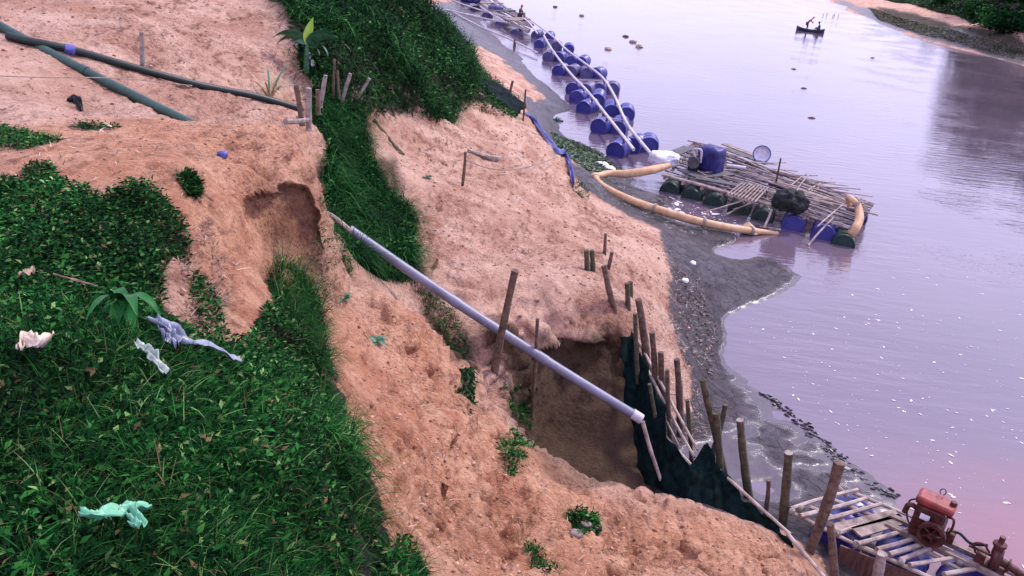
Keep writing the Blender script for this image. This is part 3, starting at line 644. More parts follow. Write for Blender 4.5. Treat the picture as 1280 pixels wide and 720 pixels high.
straw('dry_straw', [(300,420,4.2),(420,440),(560,480),(640,560),(760,640),(900,719),(500,719),(470,600)], 700, .10, ST)
straw('dry_straw', [(0,0),(330,0),(380,140),(0,165)], 500, .14, ST)
straw('dry_straw', [(800,370),(845,400),(885,540),(870,570),(820,470)], 700, .12, ([(.55, .43, .35), (.3, .2, .15)], [.5, .5]))
straw('shore_litter', [(842,335),(875,350),(895,420),(890,470),(868,450),(848,400)], 500, .16, ([(.45, .40, .38), (.06, .05, .05), (.2, .16, .14)], [.3, .4, .3]))
straw('shore_litter', [(730,200),(800,235),(850,268),(900,296),(850,290),(780,262),(735,235)], 700, .22, ([(.40, .36, .36), (.06, .06, .04), (.12, .14, .07)], [.3, .4, .3]))
clods('shore_clods', [(842,335),(875,350),(900,420),(890,470),(868,450),(848,400)], 2500, .014, ([(.22, .2, .24), (.1, .1, .11), (.9, .85, .9)], [.5, .4, .1]))
straw('dead_roots', [(215,290),(262,270),(290,350),(270,420),(235,400)], 700, .13, ([(.26, .15, .12), (.12, .07, .055), (.36, .24, .19)], [.4, .3, .3]))

# ------------------------------------------------------------------ pipes on the bank
def onground(pts, dz): return [A3(at(*p)) if len(p) == 3 else ground(*p)+np.array([0, 0, dz]) for p in pts]
def run(name, pts, r, m, label, cat, dz=None, n=10, seg=12, rings=0, group=None):
    P = spline(onground(pts, r if dz is None else dz), n); b = MB().tube(P, r, seg)
    o = b.build(name, m); tag(o, label, cat, group); return o, P
pA = ground(-45, 26)+A3((0, 0, .09)); pB = at(258, 164, 3.98)
for _ in range(3):
    nd = max((gz(*(pA+(pB-pA)*t)[:2])+.02-(pA+(pB-pA)*t)[2])/(1-t) for t in np.linspace(.02, .8, 20)); pA[2] += max(0, nd*.6)
P = [pA+(pB-pA)*t-A3((0, 0, .03*sin(pi*t))) for t in np.linspace(-.15, 1, 40)]
o = MB().tube(P, .060, 14).build('green_pipe', M_['greenpipe']); tag(o, 'thick dull green pipe lying across the sand hill and dipping behind the terrace edge', 'pipe')
jb = MB(); jb.tube([P[22], P[22]+unit(P[23]-P[22])*.10], .067, 12); jb.build('coupling', M_['greenpipe'], o, base=o['_b'])
o, P = run('dark_hose', [(10,50),(28,55),(60,61),(100,70),(170,90),(250,111),(320,125),(378,137,3.75)], .048, M_['blackhose'], 'almost black flexible hose running down the sand hill to the cluster of stakes', 'hose', dz=.05)
wrapb = MB(); i0 = 26
wrapb.tube([P[i]+A3((0, 0, random.uniform(-.004, .01))) for i in np.arange(i0, i0+4)], [.052, .064, .058, .062], 14, wob=.12)
wrapb.tube([P[i0+1]+A3((0, 0, -.03)), P[i0+1]+A3((.02, -.06, -.14))], [.03, .01], 6, wob=.3)
wrapb.build('plastic_wrap', M_['bluestrip'], o, base=o['_b'])
# grey outfall pipe
T0 = at(398, 262, 3.03); T1 = at(800, 523, .98); P1 = at(437, 287, 2.86)
dirp = unit(T1-P1)
root = thing('grey_pipe', P1, 'long straight grey plastic pipe running from the grassy ravine down into the dug pit', 'pipe')
MB().tube([P1+(T1-P1)*t-A3((0, 0, .10*4*t*(1-t)*.5)) for t in np.linspace(0, 1, 24)], [.061]*24, 20).build('pipe_barrel', M_['pvc'], root)
for t in (.36, .66): q = P1+(T1-P1)*t-A3((0, 0, .10*4*t*(1-t)*.5)); MB().tube([q-dirp*.07, q+dirp*.07], .067, 20).build('joint', M_['pvc'], root)
MB().tube([T1-dirp*.12, T1+dirp*.02], .068, 20).build('end_collar', M_['pale_pole'], root)
o = MB().bamboo(at(803, 527, .95), at(826, 600, .25), .028).build('prop_pole', M_['bamboo']); tag(o, 'thin pale pole slanting down from the lower end of the grey pipe', 'pole')
o = MB().tube(spline([at(400, 262, 3.0), at(418, 272, 2.95), at(440, 290, 2.88)], 5), .03, 7).build('root_stub', M_['wood_light']); tag(o, 'short pale root sticking out of the clay beside the upper end of the grey pipe', 'root')
# cords
o = MB().tube(spline([at(-20, 94, 4.75), at(60, 97, 4.65), at(150, 98, 4.55), at(240, 107, 4.35)]), .006, 5).build('cord', M_['rope']); tag(o, 'thin pale cord stretched over the green pipe on the sand hill', 'cord')
o = MB().tube(spline([at(582, 200, 2.6), at(610, 210, 2.3), at(640, 212, 2.1), at(670, 206, 1.9), at(697, 196, 1.5)]), .012, 5).build('mooring_rope', M_['rope']); tag(o, 'sagging rope from the lone thin post on the sand to the blue plastic strip', 'rope')

# ------------------------------------------------------------------ stakes
def stake(base, top, z, r, label, m='wood', taper=.85, zt=None, cat='stake', group=None, bend=.01, name='wooden_stake', split=False):
    """base pixel stands at height z (None = on the ground); top pixel is reached at the same distance"""
    B = ground(*base) if z is None else at(base[0], base[1], z)
    dtop = fw*FPX + RR*(top[0]-640) + UU*(360-top[1])
    k = (B-CAM)[1]/dtop[1]; T = CAM+dtop*k
    if zt is not None: T = at(top[0], top[1], zt)
    B2 = B-(T-B)*.12
    u, v = frame(T-B2); off = (u*random.uniform(-1, 1)+v*random.uniform(-1, 1))*bend*np.linalg.norm(T-B2)
    n = 9; pts = [B2+(T-B2)*t+off*4*t*(1-t) for t in np.linspace(0, 1, n)]
    b = MB().tube(pts, [r*(1+(taper-1)*t)*random.uniform(.93, 1.07) for t in np.linspace(0, 1, n)], 9, wob=.08)
    o = b.build(name, M_[m], angle=60); tag(o, label, cat, group); 
    return o, B, T
stake((178,84), (177,40), None, .035, 'short weathered grey post standing alone on the sand hill behind the dark hose', 'wood_light')
stake((578,232), (582,190), None, .028, 'lone thin post in the middle of the sand plateau with a rope tied to it')
stake((654,150), (657,112), None, .03, 'dark thin post standing at the upper end of the blue plastic strip')
stake((636,122), (641,101), None, .05, 'stubby dark post among the weeds near the far shoreline')
stake((643,58), (644,49), .0, .09, 'small stub rising from the shallow water beside the far mud flat', cat='stump', name='stump')
stake((549,36), (550,14), None, .04, 'thin fence post standing at the far foot of the grassy ridge')
stake((567,42), (567,28), None, .04, 'second thin fence post on the far shore, shorter and nearer the mud flat')
stake((617,476), (644,338), None, .052, 'tall leaning brown stake that crosses in front of the grey pipe', bend=.02)
stake((665,520), (672,398), None, .026, 'slender dark stake standing behind the grey pipe in the pit wall')
stake((734,338), (733,313), None, .045, 'left one of two short dark stubs standing side by side in the sand', 'wood_moss')
stake((741,338), (740,313), None, .042, 'right one of two short dark stubs standing side by side in the sand', 'wood_moss')
stake((756,318), (757,292), None, .03, 'small pointed stub behind the crooked stake in the sand')
stake((760,336), (765,315), None, .032, 'small stub leaning right just above the crooked stake')
stake((767,383), (755,332), None, .045, 'crooked short stake in the sand above the pit', bend=.05)
NS = 'stakes driven along the dark net'
stake((786,415), (784,354), 1.15, .045, 'thick stake at the upper end of the dark net, left of its twin', 'wood_moss', group=NS)
stake((790,400), (788,352), 1.2, .04, 'twin stake standing tight against the uppermost net stake', 'wood_moss', group=NS)
stake((808,450), (798,374), 1.0, .058, 'stout stake wrapped in pale twine, second from the upper end of the net', group=NS)
stake((820,490), (815,415), .75, .048, 'brown stake behind the twine wrapped one, half hidden by bamboo rails', group=NS)
stake((829,505), (826,440), .6, .048, 'stake close beside the rails where the net turns towards the river', group=NS)
stake((850,535), (846,449), .35, .052, 'straight upright brown stake standing clear in wet sand right of the rails', 'wood', group=NS)
stake((905,590), (878,474), .2, .050, 'dark mossy stake leaning left over the torn peak of the net', 'wood_moss', group=NS)
stake((900,600), (895,516), .2, .050, 'dark mossy stake crossing the leaning one beside the net peak', 'wood_moss', group=NS)
stake((893,560), (907,506), .1, .042, 'pale topped stake behind the two crossed mossy stakes', 'wood_moss', group=NS)
o, B, T = stake((936,618), (925,525), .1, .055, 'mossy stake with a flat pale top standing alone in the grey pool', 'wood_moss', group=NS)
MB().lathe([(.001, .004), (.047, .004), (.047, -.004), (.001, -.004)], T, T-B, 10).build('cut_top', M_['wood_light'], o, base=o['_b'])
o, B, T = stake((979,648), (986,566), .3, .058, 'mossy stake with a flat pale top at the corner of the near raft', 'wood_moss', group=NS)
MB().lathe([(.001, .004), (.05, .004), (.05, -.004), (.001, -.004)], T, T-B, 10).build('cut_top', M_['wood_light'], o, base=o['_b'])
stake((1010,692), (1050,578), .3, .055, 'long thick stake leaning right across the corner of the near raft', 'wood', group='stakes beside the near raft', taper=1.1)
stake((1044,730), (1038,655), .35, .045, 'upright knobbly stake beside the leaning one at the near raft edge', group='stakes beside the near raft')
stake((1094,735), (1103,692), .4, .06, 'broad pale stump at the bottom edge of the near raft', 'wood_light', group='stakes beside the near raft')
stake((797,470), (794,392), .95, .035, 'thin dark stake squeezed between the twin stakes and the twine wrapped one', 'wood_moss', group=NS)
stake((838,545), (834,462), .4, .034, 'slim stake just left of the straight upright brown stake', 'wood', group=NS)
stake((864,575), (859,500), .2, .03, 'slim dark stake between the upright brown one and the crossed pair', 'wood_moss', group=NS)
stake((826,560), (812,480), .3, .03, 'slender dark stake leaning left beside the hanging net', 'wood_moss', group=NS)
stake((957,640), (961,600), .2, .03, 'short thin stub between the two flat topped stakes', 'wood', group=NS)
# stakes at the head of the ravine
for (b_, t_, z, r, l, mm) in [((377,152), (370,106), 3.75, .040, 'leftmost dark post of the cluster at the head of the ravine', 'wood'),
    ((386,158), (386,110), 3.70, .042, 'pale grey post standing upright in front of the ravine cluster', 'wood_light'),
    ((398,140), (397,112), 3.75, .036, 'short brown post behind the pale grey one at the ravine head', 'wood'),
    ((401,130), (407,94), 3.8, .034, 'tall thin grey post in the middle of the ravine cluster', 'wood_light'),
    ((428,125), (438,92), 3.6, .034, 'slanting grey post right of centre at the ravine head', 'wood_light'),
    ((440,134), (462,98), 3.4, .030, 'most slanted grey post at the right end of the ravine cluster', 'wood_light'),
    ((424,120), (422,88), 3.7, .022, 'slim dark stick in the greenery behind the ravine cluster', 'wood'),
    ((416,118), (418,74), 3.7, .022, 'tall slim stick half hidden by leaves behind the ravine cluster', 'wood')]:
    stake(b_, t_, z, r, l, mm, group='posts at the head of the ravine')
o = MB().bamboo(at(357, 152, 3.85), at(386, 150, 3.82), .04).build('short_log', M_['wood_light']); tag(o, 'short grey log lying across the foot of the ravine posts', 'log')
o = MB().tube(spline([ground(466,150), ground(486,175), ground(503,194)], 6), .045, 8, wob=.2).build('rotten_branch', M_['wood_moss']); tag(o, 'dark mossy branch lying on the sand right of the ravine grass', 'branch')
o = MB().tube(spline(onground([(585,190),(620,200),(655,198)], .03), 6), [.03, .06, .03], 8, wob=.25).build('driftwood', M_['wood_light']); tag(o, 'long weathered driftwood half buried in the sand plateau', 'driftwood')
# hanging mossy root mass
r_ = at(580, 540, 1.75)
b = MB(); b.tube([at(583, 462, 2.1), at(581, 500, 1.95), at(579, 542, 1.78)], [.05, .075, .06], 8, wob=.35)
o = b.build('mossy_stump', M_['wood_moss']); tag(o, 'upright mossy stump at the top of the near dirt slope, left of the leaning stake', 'stump')
bv_ = A3(b.v); i1 = rng.integers(0, 16, 2600); tt_ = rng.uniform(0, 1, (2600, 1)); P = bv_[i1]*(1-tt_)+bv_[i1+8]*tt_+rng.normal(0, .02, (2600, 3)); 
l_ = tint_mesh('moss', [leaves(P, rng.uniform(.03, .07, 2600), rng.uniform(.01, .03, 2600), rand_dirs(2600, -.3), rng.uniform(-1, 1, 2600))], M_['leaf_matt'], [pick(2600, *DK)], base=o['_b']); l_.parent = o; l_.location = (0, 0, 0)

# ------------------------------------------------------------------ net and rails
def cloth(name, top, bot, m, label, cat, nu=46, nv=16, amp=.05, group=None, thick=.006, torn=.04):
    tp = spline(top, 10); bt = spline(bot, 10)
    def res(P, n):
        P = np.array(P); s_ = np.r_[0, np.cumsum(np.linalg.norm(np.diff(P, axis=0), axis=1))]; t = np.linspace(0, s_[-1], n); return np.stack([np.interp(t, s_, P[:, i]) for i in range(3)], 1)
    a = res(tp, nu); c = res(bt, nu); vs = []
    nrm = unit(np.cross(a[-1]-a[0], A3((0, 0, 1))))
    sd_ = random.randint(0, 999)
    for j in range(nv):
        t = j/(nv-1); p = a*(1-t)+c*t
        u_ = np.linspace(0, 1, nu)
        k = fbm(u_*9, np.full(nu, t*1.5), o=3, seed=sd_)*amp*1.6 + amp*.35*np.sin(u_*nu*.4+6*fbm(u_*4, np.full(nu, t*2), seed=sd_+1))+amp*.5*fbm(u_*26, np.full(nu, t*5), o=2, seed=sd_+9)
        p = p+nrm*k[:, None]; p[:, 2] += (torn*fbm(u_*14, np.full(nu, t*3), o=3, seed=sd_+4))*(t > .9 or t < .1); vs.append(p)
    V = np.concatenate(vs); q = [(j*nu+i, j*nu+i+1, (j+1)*nu+i+1, (j+1)*nu+i) for j in range(nv-1) for i in range(nu-1)]
    b = MB().add(V, q); o = b.build(name, m, angle=180); sm = o.modifiers.new('thickness', 'SOLIDIFY'); sm.thickness = thick
    tag(o, label, cat, group); return o
cloth('dark_net', [at(776,408,1.35), at(792,412,1.3), at(806,450,1.15), at(822,492,1.0), at(838,540,.75), at(852,570,.6), at(868,590,.5)],
      [at(782,480,.75), at(790,530,.45), at(800,580,.2), at(815,612,.08), at(832,630,.05), at(850,645,.05), at(868,655,.05)], M_['net'],
      'dark teal net hanging from the upper stakes down into the pit', 'net', amp=.06)
cloth('dark_net', [at(848,600,.35), at(868,575,.55), at(885,556,.70), at(900,588,.55), at(930,622,.50), at(960,650,.50), at(990,676,.50)],
      [at(850,655,.02), at(875,665,.02), at(900,680,.05), at(925,690,.1), at(950,695,.15), at(975,700,.2), at(995,702,.25)], M_['net'],
      'dark torn net with a raised peak, sagging between the pit and the river pool', 'net', amp=.05, torn=.08)
cloth('blue_green_net', [ground(604,112)+A3((0,0,.3)), ground(625,122)+A3((0,0,.35)), ground(655,143)+A3((0,0,.35))], [ground(604,116), ground(620,126), ground(650,147)], M_['net'],
      'sagging blue green net fence above the far end of the sand plateau', 'net', amp=.12)
def rail(a, b, r, label, m='bamboo', name='bamboo_rail', group='bamboo rails along the net', bend=.015):
    o = MB().bamboo(a, b, r, bend).build(name, M_[m]); tag(o, label, 'rail', group); return o
rail(at(797,425,1.2), at(872,562,.62), .022, 'upper bamboo rail sloping along the stakes to the net peak')
rail(at(803,450,1.1), at(868,572,.5), .024, 'lower bamboo rail lashed beneath the upper one on the net stakes')
rail(at(826,540,.5), at(868,586,.35), .03, 'short thick bamboo rail low behind the net stakes')
rail(at(808,470,1.0), at(850,560,.45), .016, 'thinnest bamboo rail running between the net stakes')
rail(at(815,492,.8), at(852,492,.75), .014, 'thin stick tied level across to the upright stake')
rail(at(896,585,.52), at(988,668,.52), .022, 'straight pale bamboo rail along the top of the torn net')
rail(at(985,668,.55), at(1036,728,.62), .024, 'pale bamboo rail along the sand edge at the bottom of the photo', group='bamboo rails along the net')

# ------------------------------------------------------------------ drums
DR, DL = .29, .90
def drum_profile(R=DR, L=DL):
    h = L/2
    return [(.001, -h+.03), (R*.86, -h+.03), (R*.88, -h), (R*.97, -h+.005), (R, -h+.04), (R, -h+.10), (R*.97, -h+.12), (R*.99, -L*.17), (R*1.04, -L*.15), (R*1.04, -L*.13), (R*.99, -L*.11),
            (R*.99, L*.11), (R*1.04, L*.13), (R*1.04, L*.15), (R*.99, L*.17), (R*.97, h-.12), (R, h-.10), (R, h-.04), (R*.97, h-.005), (R*.88, h), (R*.86, h-.03), (.001, h-.03)]
def drum(c, ax, m, parent, R=DR, L=DL):
    o = MB().lathe(drum_profile(R, L), c, ax, 20).build('drum', m, parent)
    ax = unit(ax); u, v = frame(ax); 
    q = MB()
    for s_ in (1,):
        e = A3(c)-ax*s_*(L/2-.03)+u*R*.5; q.lathe([(.04, 0), (.04, -s_*.03), (.001, -s_*.03)], e, ax, 8)
    q.build('bung', m, o, base=o['_b'])
    return o
# floating pipeline
RW = [[(724,122),(748,123)],[(775,186),(794,181),(811,180)], [(754,158),(774,158)], [(783,141)], [(735,134),(764,137)], [(719,111),(735,112),(750,111),(766,111)], [(701,88),(716,89),(733,91),(748,92)],
      [(687,71),(701,72),(715,76),(729,77)], [(676,55),(696,58),(711,61)], [(672,44),(687,46)]]
base = at(735, 112, 0)
pl = thing('floating_pipeline', base, 'long chain of blue drums carrying two pale poles across the water to the dredging raft', 'floating pipeline')
ax0 = unit(at(770, 185, 0)-at(640, 15, 0)); 
for row in RW:
    for (x, y) in row:
        c = at(x, y, .17); a = unit(A3((1.5, 6, 0)))+A3((random.uniform(-.22, .22), random.uniform(-.1, .1), random.uniform(-.07, .07)))
        drum(c, a, M_['drum'] if random.random() < .6 else M_['drum_dark'], pl, .33, 1.0)
for pts in ([(680,45),(692,65),(714,93),(735,115),(762,149),(792,187)], [(652,17),(689,44),(708,62),(735,82),(754,98),(768,120),(784,155),(813,192)]):
    MB().tube(spline([at(x, y, .54) for x, y in pts], 6), .055, 9).build('pole', M_['pale_pole'], pl)
for a, b in (((719,100),(768,101)), ((676,48),(700,52)), ((752,147),(780,150)), ((700,81),(750,85))):
    MB().bamboo(at(*a, .50), at(*b, .50), .025).build('cross_pole', M_['bamboo'], pl)
# ------------------------------------------------------------------ dredging raft
ZD = .45
Aq, Bq, Eq, Dq = at(833,218,ZD), at(1064,284,ZD), at(870,180,ZD), at(1084,254,ZD)
raft = thing('dredging_raft', (Aq+Bq+Eq+Dq)/4-A3((0, 0, ZD)), 'large cluttered bamboo dredging raft floating on blue drums in the middle distance', 'raft')
def LQ(u, v, z=0): return (Aq*(1-u)+Bq*u)*(1-v)+(Eq*(1-u)+Dq*u)*v+A3((0, 0, z))
b = MB()
for i in range(34):
    v = (i+random.uniform(-.3, .3))/33
    cuts = [0]+sorted(random.uniform(.15, .85) for _ in range(2))+[1]
    for k in range(3):
        if random.random() < .26: continue
        b.bamboo(LQ(cuts[k]-.02, v+random.uniform(-.02, .02), random.uniform(.0, .04)), LQ(cuts[k+1]+.03, v+random.uniform(-.02, .02), random.uniform(0, .05)), random.uniform(.02, .036), .006, 6, node=.5)
b.build('deck', M_['bamboo_grey'], raft)
b = MB()
for i in range(46):
    u, v = random.uniform(.02, .98), random.uniform(.02, 1.0); L_ = random.uniform(.10, .30); k = random.gauss(0, .25)
    if u < .35 and v < .8: L_ *= .4
    b.bamboo(LQ(u-L_/2, v-k*L_, .07+random.uniform(0, .06)), LQ(u+L_/2, v+k*L_, .07+random.uniform(0, .12)), random.uniform(.012, .03), .02, 6, node=.4)
tag(b.build('scattered_sticks', M_['bamboo'], raft), None, None, None, 'stuff')
for i in range(12):
    u = random.uniform(.3, 1); v = 1.0; MB().bamboo(LQ(u-.1, v-.1, .08), LQ(u+random.uniform(.03, .16), v+random.uniform(.03, .12), random.uniform(.08, .3)), random.uniform(.015, .025)).build('loose_pole', M_['bamboo'], raft)
for i in range(10):
    u = i/9; MB().bamboo(LQ(u, -.04, -.07), LQ(u, 1.04, -.07), .045, .004, 7).build('crossbeam', M_['bamboo'], raft)
for v, z in ((-.02, -.02), (1.02, -.02), (.5, -.12)): MB().bamboo(LQ(-.02, v, z), LQ(1.02, v, z), .045, .004, 8).build('edge_pole', M_['bamboo'], raft)
e2 = unit(Eq-Aq); e1 = unit(Bq-Aq)
for u, m in ((.04, 'drum_green'), (.17, 'drum_green'), (.30, 'drum_green'), (.44, 'drum_green'), (.57, 'drum_green'), (.73, 'drum'), (.88, 'drum'), (.98, 'drum_green')):
    drum(LQ(u, .06, -.33 if m == 'drum' else -.43), e2, M_[m], raft)
for u in (.05, .3, .55, .8, .97): drum(LQ(u, .92, -.33), e2, M_['drum_dark'], raft)
for a, b2, r in (((879,266,.1),(932,250,.5),.022), ((908,268,.05),(965,240,.5),.025), ((917,262,.15),(967,247,.5),.02), ((1010,307,.0),(1042,272,.55),.028), ((1022,283,.5),(1064,248,.9),.02), ((955,285,.1),(965,262,.45),.035), ((976,287,.05),(950,283,.1),.02),
                 ((1000,245,.5),(1040,222,.6),.022), ((995,240,.5),(1012,218,.7),.022), ((985,235,.5),(1008,217,.8),.02), ((1010,238,.55),(1030,228,.55),.03), ((1062,262,.5),(1085,252,.5),.03), ((1060,255,.5),(1080,246,.62),.02)):
    MB().bamboo(at(*a), at(*b2), r).build('loose_pole', M_['bamboo'], raft)
for (x, y), (x2, y2), wd, mm in (((860,218),(905,213),.9,'darkplank'), ((905,185),(960,205),.35,'darkplank'), ((905,180),(950,197),.25,'plank'), ((832,196),(862,184),.4,'darkplank'), ((985,232),(1040,250),.2,'plank'), ((870,222),(925,232),.3,'darkplank')):
    MB().bar(at(x, y, ZD+.07), at(x2, y2, ZD+.075), wd, .03).build('board', M_[mm], raft)
# a slatted pallet leaning on the near edge
pt = [at(908,242,.62), at(927,228,.66), at(962,234,.66), at(945,253,.60)]
pal = thing('slatted_frame', pt[3]-A3((0, 0, .05)), 'reddish slatted wooden frame lying on the near edge of the dredging raft', 'wooden frame')
b = MB()
for t in np.linspace(.04, .96, 9): b.bar(pt[0]+(pt[3]-pt[0])*t, pt[1]+(pt[2]-pt[1])*t, .04, .02)
b.build('slats', M_['plank'], pal)
for a, c in ((0, 3), (1, 2)): MB().bar(pt[a]+A3((0, 0, -.03)), pt[c]+A3((0, 0, -.03)), .05, .03).build('runner', M_['plank'], pal)
# covered engine on the raft
def blob(c, sx, sy, sz, m, name, label, cat, nz=.12, f=3, n=26, boxy=3.2, parent=None, rot=0, group=None, seed=1):
    vs = []; th_ = np.linspace(-pi/2, pi/2, n); ph = np.linspace(0, 2*pi, 2*n, endpoint=False)
    for t in th_:
        for p in ph:
            x, y, z = cos(t)*cos(p), cos(t)*sin(p), sin(t)
            l = (abs(x)**boxy+abs(y)**boxy+abs(z)**boxy)**(-1/boxy); vs.append((x*l, y*l, z*l))
    V = np.array(vs); k = 1+nz*fbm(V[:, 0]*f, V[:, 1]*f, V[:, 2]*f, o=4, seed=seed)+nz*.6*(1-2*np.abs(fbm(V[:, 0]*f*1.4, V[:, 1]*f*1.4, V[:, 2]*f*.6, o=2, seed=seed+8)))
    V = V*k[:, None]*np.array([sx, sy, sz]); V[:, 2] = np.maximum(V[:, 2], -sz*.96)
    cr_, sr_ = cos(rot), sin(rot); V = np.stack([V[:, 0]*cr_-V[:, 1]*sr_, V[:, 0]*sr_+V[:, 1]*cr_, V[:, 2]], 1)+A3(c)
    q = [(i*2*n+j, i*2*n+(j+1) % (2*n), (i+1)*2*n+(j+1) % (2*n), (i+1)*2*n+j) for i in range(n-1) for j in range(2*n)]
    o = MB().add(V, q).build(name, m, parent, angle=180)
    if parent is None: tag(o, label, cat, group)
    return o
c = at(886, 214, ZD+.05); ang = math.atan2(e1[1], e1[0])
blob(c+A3((0, 0, .36)), .34, .30, .38, M_['bluetarp'], 'covered_engine', 'boxy engine wrapped in a dark blue tarpaulin, tallest thing on the dredging raft', 'covered engine', rot=ang, nz=.06, boxy=6)
blob(at(829, 206, ZD+.05)+A3((0, 0, .18)), .38, .30, .19, M_['white'], 'white_sack', 'full white sack lying at the left end of the dredging raft', 'sack', rot=.4, nz=.16, boxy=4.5, seed=4)
blob(at(986, 262, ZD+.05)+A3((0, 0, .22)), .40, .30, .26, M_['black'], 'black_sheet_heap', 'black sheet heaped over a machine on the right half of the dredging raft', 'covered heap', rot=ang, nz=.38, f=3.5, boxy=2.0, seed=9)
# open motor beside the tarpaulin
c = at(866, 214, ZD+.05); mo = thing('bare_motor', c, 'small dark bare motor beside the blue tarpaulin with pale pipes', 'motor')
MB().box(c+A3((0, 0, .22)), e1*.16, e2*.14, (0, 0, .2)).build('block', M_['black'], mo)
MB().lathe([(.001, -.03), (.17, -.03), (.17, .03), (.001, .03)], c+A3((0, 0, .30))-e2*.2, e2, 16).build('flywheel', M_['darkplank'], mo)
MB().tube(spline([c+A3((0, 0, .4)), c+A3((-.1, 0, .62)), c+A3((.1, -.1, .66)), c+A3((.15, -.1, .3))], 6), .035, 8).build('elbow_pipe', M_['pale_pole'], mo)
o = MB().tube([at(908, 207, ZD+.14), at(932, 210, ZD+.14)], .055, 10).build('white_pipe_offcut', M_['pale_pole']); tag(o, 'short white pipe lying on deck right of the blue tarpaulin', 'pipe')
# round tub
c = at(950, 203, ZD+.03); tb = thing('round_tub', c, 'round pale blue tub standing on its edge at the far side of the dredging raft', 'tub')
axt = unit((CAM-c)*A3((1, 1, .25))); cc_ = c+A3((0, 0, .27))
MB().lathe([(.001, -.12), (.17, -.12), (.25, .03), (.24, .03), (.16, -.10), (.001, -.10)], cc_, axt, 24).build('bowl', M_['white'], tb)
MB().lathe([(.245, .02), (.28, .025), (.28, .05), (.245, .05), (.245, .02)], cc_, axt, 24).build('rim', M_['bluestrip'], tb)
o = MB().tube([at(969, 233, ZD), at(976, 198, ZD+.95)], [.03, .022], 8).build('mast', M_['wood']); tag(o, 'thin dark upright stick rising from the middle of the dredging raft', 'mast')
# hoses
def hose(name, pts, r, label, extra=(), n=8, m='orange_hose'):
    P = spline([A3(at(*p)) for p in pts], n); dense = []; rad = []
    L = np.r_[0, np.cumsum(np.linalg.norm(np.diff(np.array(P), axis=0), axis=1))]; N_ = int(L[-1]/.045)
    rr = np.interp(np.linspace(0, 1, N_), np.linspace(0, 1, len(r)), r)
    for i in range(N_):
        s_ = L[-1]*i/(N_-1); dense.append(A3([np.interp(s_, L, np.array(P)[:, j]) for j in range(3)])); rad.append(rr[i]*(1.04 if i % 2 else .97))
    o = MB().tube(dense, rad, 12).build(name, M_[m], angle=180); tag(o, label, 'hose')
    for t in extra:
        i = int(t*(N_-1)); d = unit(dense[min(i+1, N_-1)]-dense[i-1]); q = dense[i]
        MB().lathe([(rad[i], -.03), (rad[i]*1.35, -.03), (rad[i]*1.35, .03), (rad[i], .03)], q, d, 14).build('clamp', M_['rope'] if t > .35 else M_['foam'], o, base=o['_b'])
    return o
hose('suction_hose', [(742,219,.62),(752,232,.5),(785,249,.42),(825,263,.36),(870,276,.3),(915,285,.2),(972,292,.0)], [.09, .10, .105, .105, .10, .085, .05], 'long yellow orange hose lying along the waterline towards the dredging raft', (.02, .40, .62, .85))
hose('suction_hose', [(742,221,.5),(760,217,.45),(785,217,.5),(812,213,.6),(836,207,.62)], [.07, .09, .12, .12, .08], 'shorter orange hose bridging from the bank to the left end of the dredging raft', (.05,))
hose('suction_hose', [(1054,298,.0),(1066,290,.35),(1074,275,.6),(1073,260,.8),(1066,250,.95),(1060,247,.92),(1062,258,.7)], [.11, .115, .11, .105, .09, .07, .06], 'curved orange hose arching over the right end of the dredging raft into the water', (.12, .7))
cb = at(732, 214, .45); o = MB().box(cb, (.2, -.1, 0), (.06, .10, 0), (0, 0, .11)).build('pump_box', M_['foam']); bv = o.modifiers.new('bevel', 'BEVEL'); bv.width = .03; tag(o, 'pale yellow box at the bank end of the two orange hoses', 'box')
b = MB().add([at(925,290,.05), at(945,293,.05), at(952,291,.05), at(936,277,.32), at(942,290,.26), at(930,280,.1)], [(0, 1, 3), (1, 2, 3), (2, 5, 3), (5, 0, 3), (0, 1, 2, 5)])
o = b.build('foam_wedge', M_['foam']); sm = o.modifiers.new('s', 'SOLIDIFY'); sm.thickness = .03; tag(o, 'pale yellow triangular scrap leaning beside the hose near the raft', 'scrap')

# ------------------------------------------------------------------ near raft with engine
ZR = .45
a0, a1, a2, a3 = at(990,641,ZR), at(1275,790,ZR), at(1068,610,ZR), at(1330,740,ZR)
nr_ = thing('engine_raft', (a0+a2)/2-A3((0, 0, ZR)), 'small raft of blue drums and pale bamboo poles in the lower right corner', 'raft')
# cross poles
XP = [((988,636),(1072,612)), ((1027,651),(1101,630)), ((1045,667),(1099,648)), ((1071,680),(1140,660)), ((1096,687),(1146,672)), ((1111,693),(1159,678)), ((1125,700),(1169,682)), ((1137,706),(1199,696)), ((1180,718),(1261,704)), ((1190,740),(1290,722)), ((1000,645),(1085,622))]
for i, (p, q) in enumerate(XP): MB().bamboo(at(*p, ZR+.05+.01*(i % 2)), at(*q, ZR+.05+.01*(i % 2)), random.uniform(.024, .032), .012).build('cross_pole', M_['bamboo'], nr_)
LP = [((993,643),(1028,660)), ((1028,660),(1068,680)), ((1068,680),(1140,712)), ((1140,712),(1230,752)), ((1035,622),(1150,672)), ((1150,672),(1260,722)), ((1066,616),(1140,646)), ((1218,694),(1290,728)), ((1012,634),(1080,662)), ((1046,607),(1060,622)), ((1150,685),(1200,712)), ((1050,628),(1120,658))]
for p, q in LP: MB().bamboo(at(*p, ZR), at(*q, ZR), random.uniform(.024, .034), .01).build('long_pole', M_['bamboo'], nr_)
for (p, q, wd) in (((1043,661),(1122,642),.14), ((1070,666),(1130,648),.16)): MB().bar(at(*p, ZR+.06), at(*q, ZR+.06), wd, .025).build('board', M_['plank'], nr_)
el = unit(at(1260,715,.2)-at(1080,632,.2))
ew = unit(np.cross((0, 0, 1), el)); mid = (a0+a2)/2
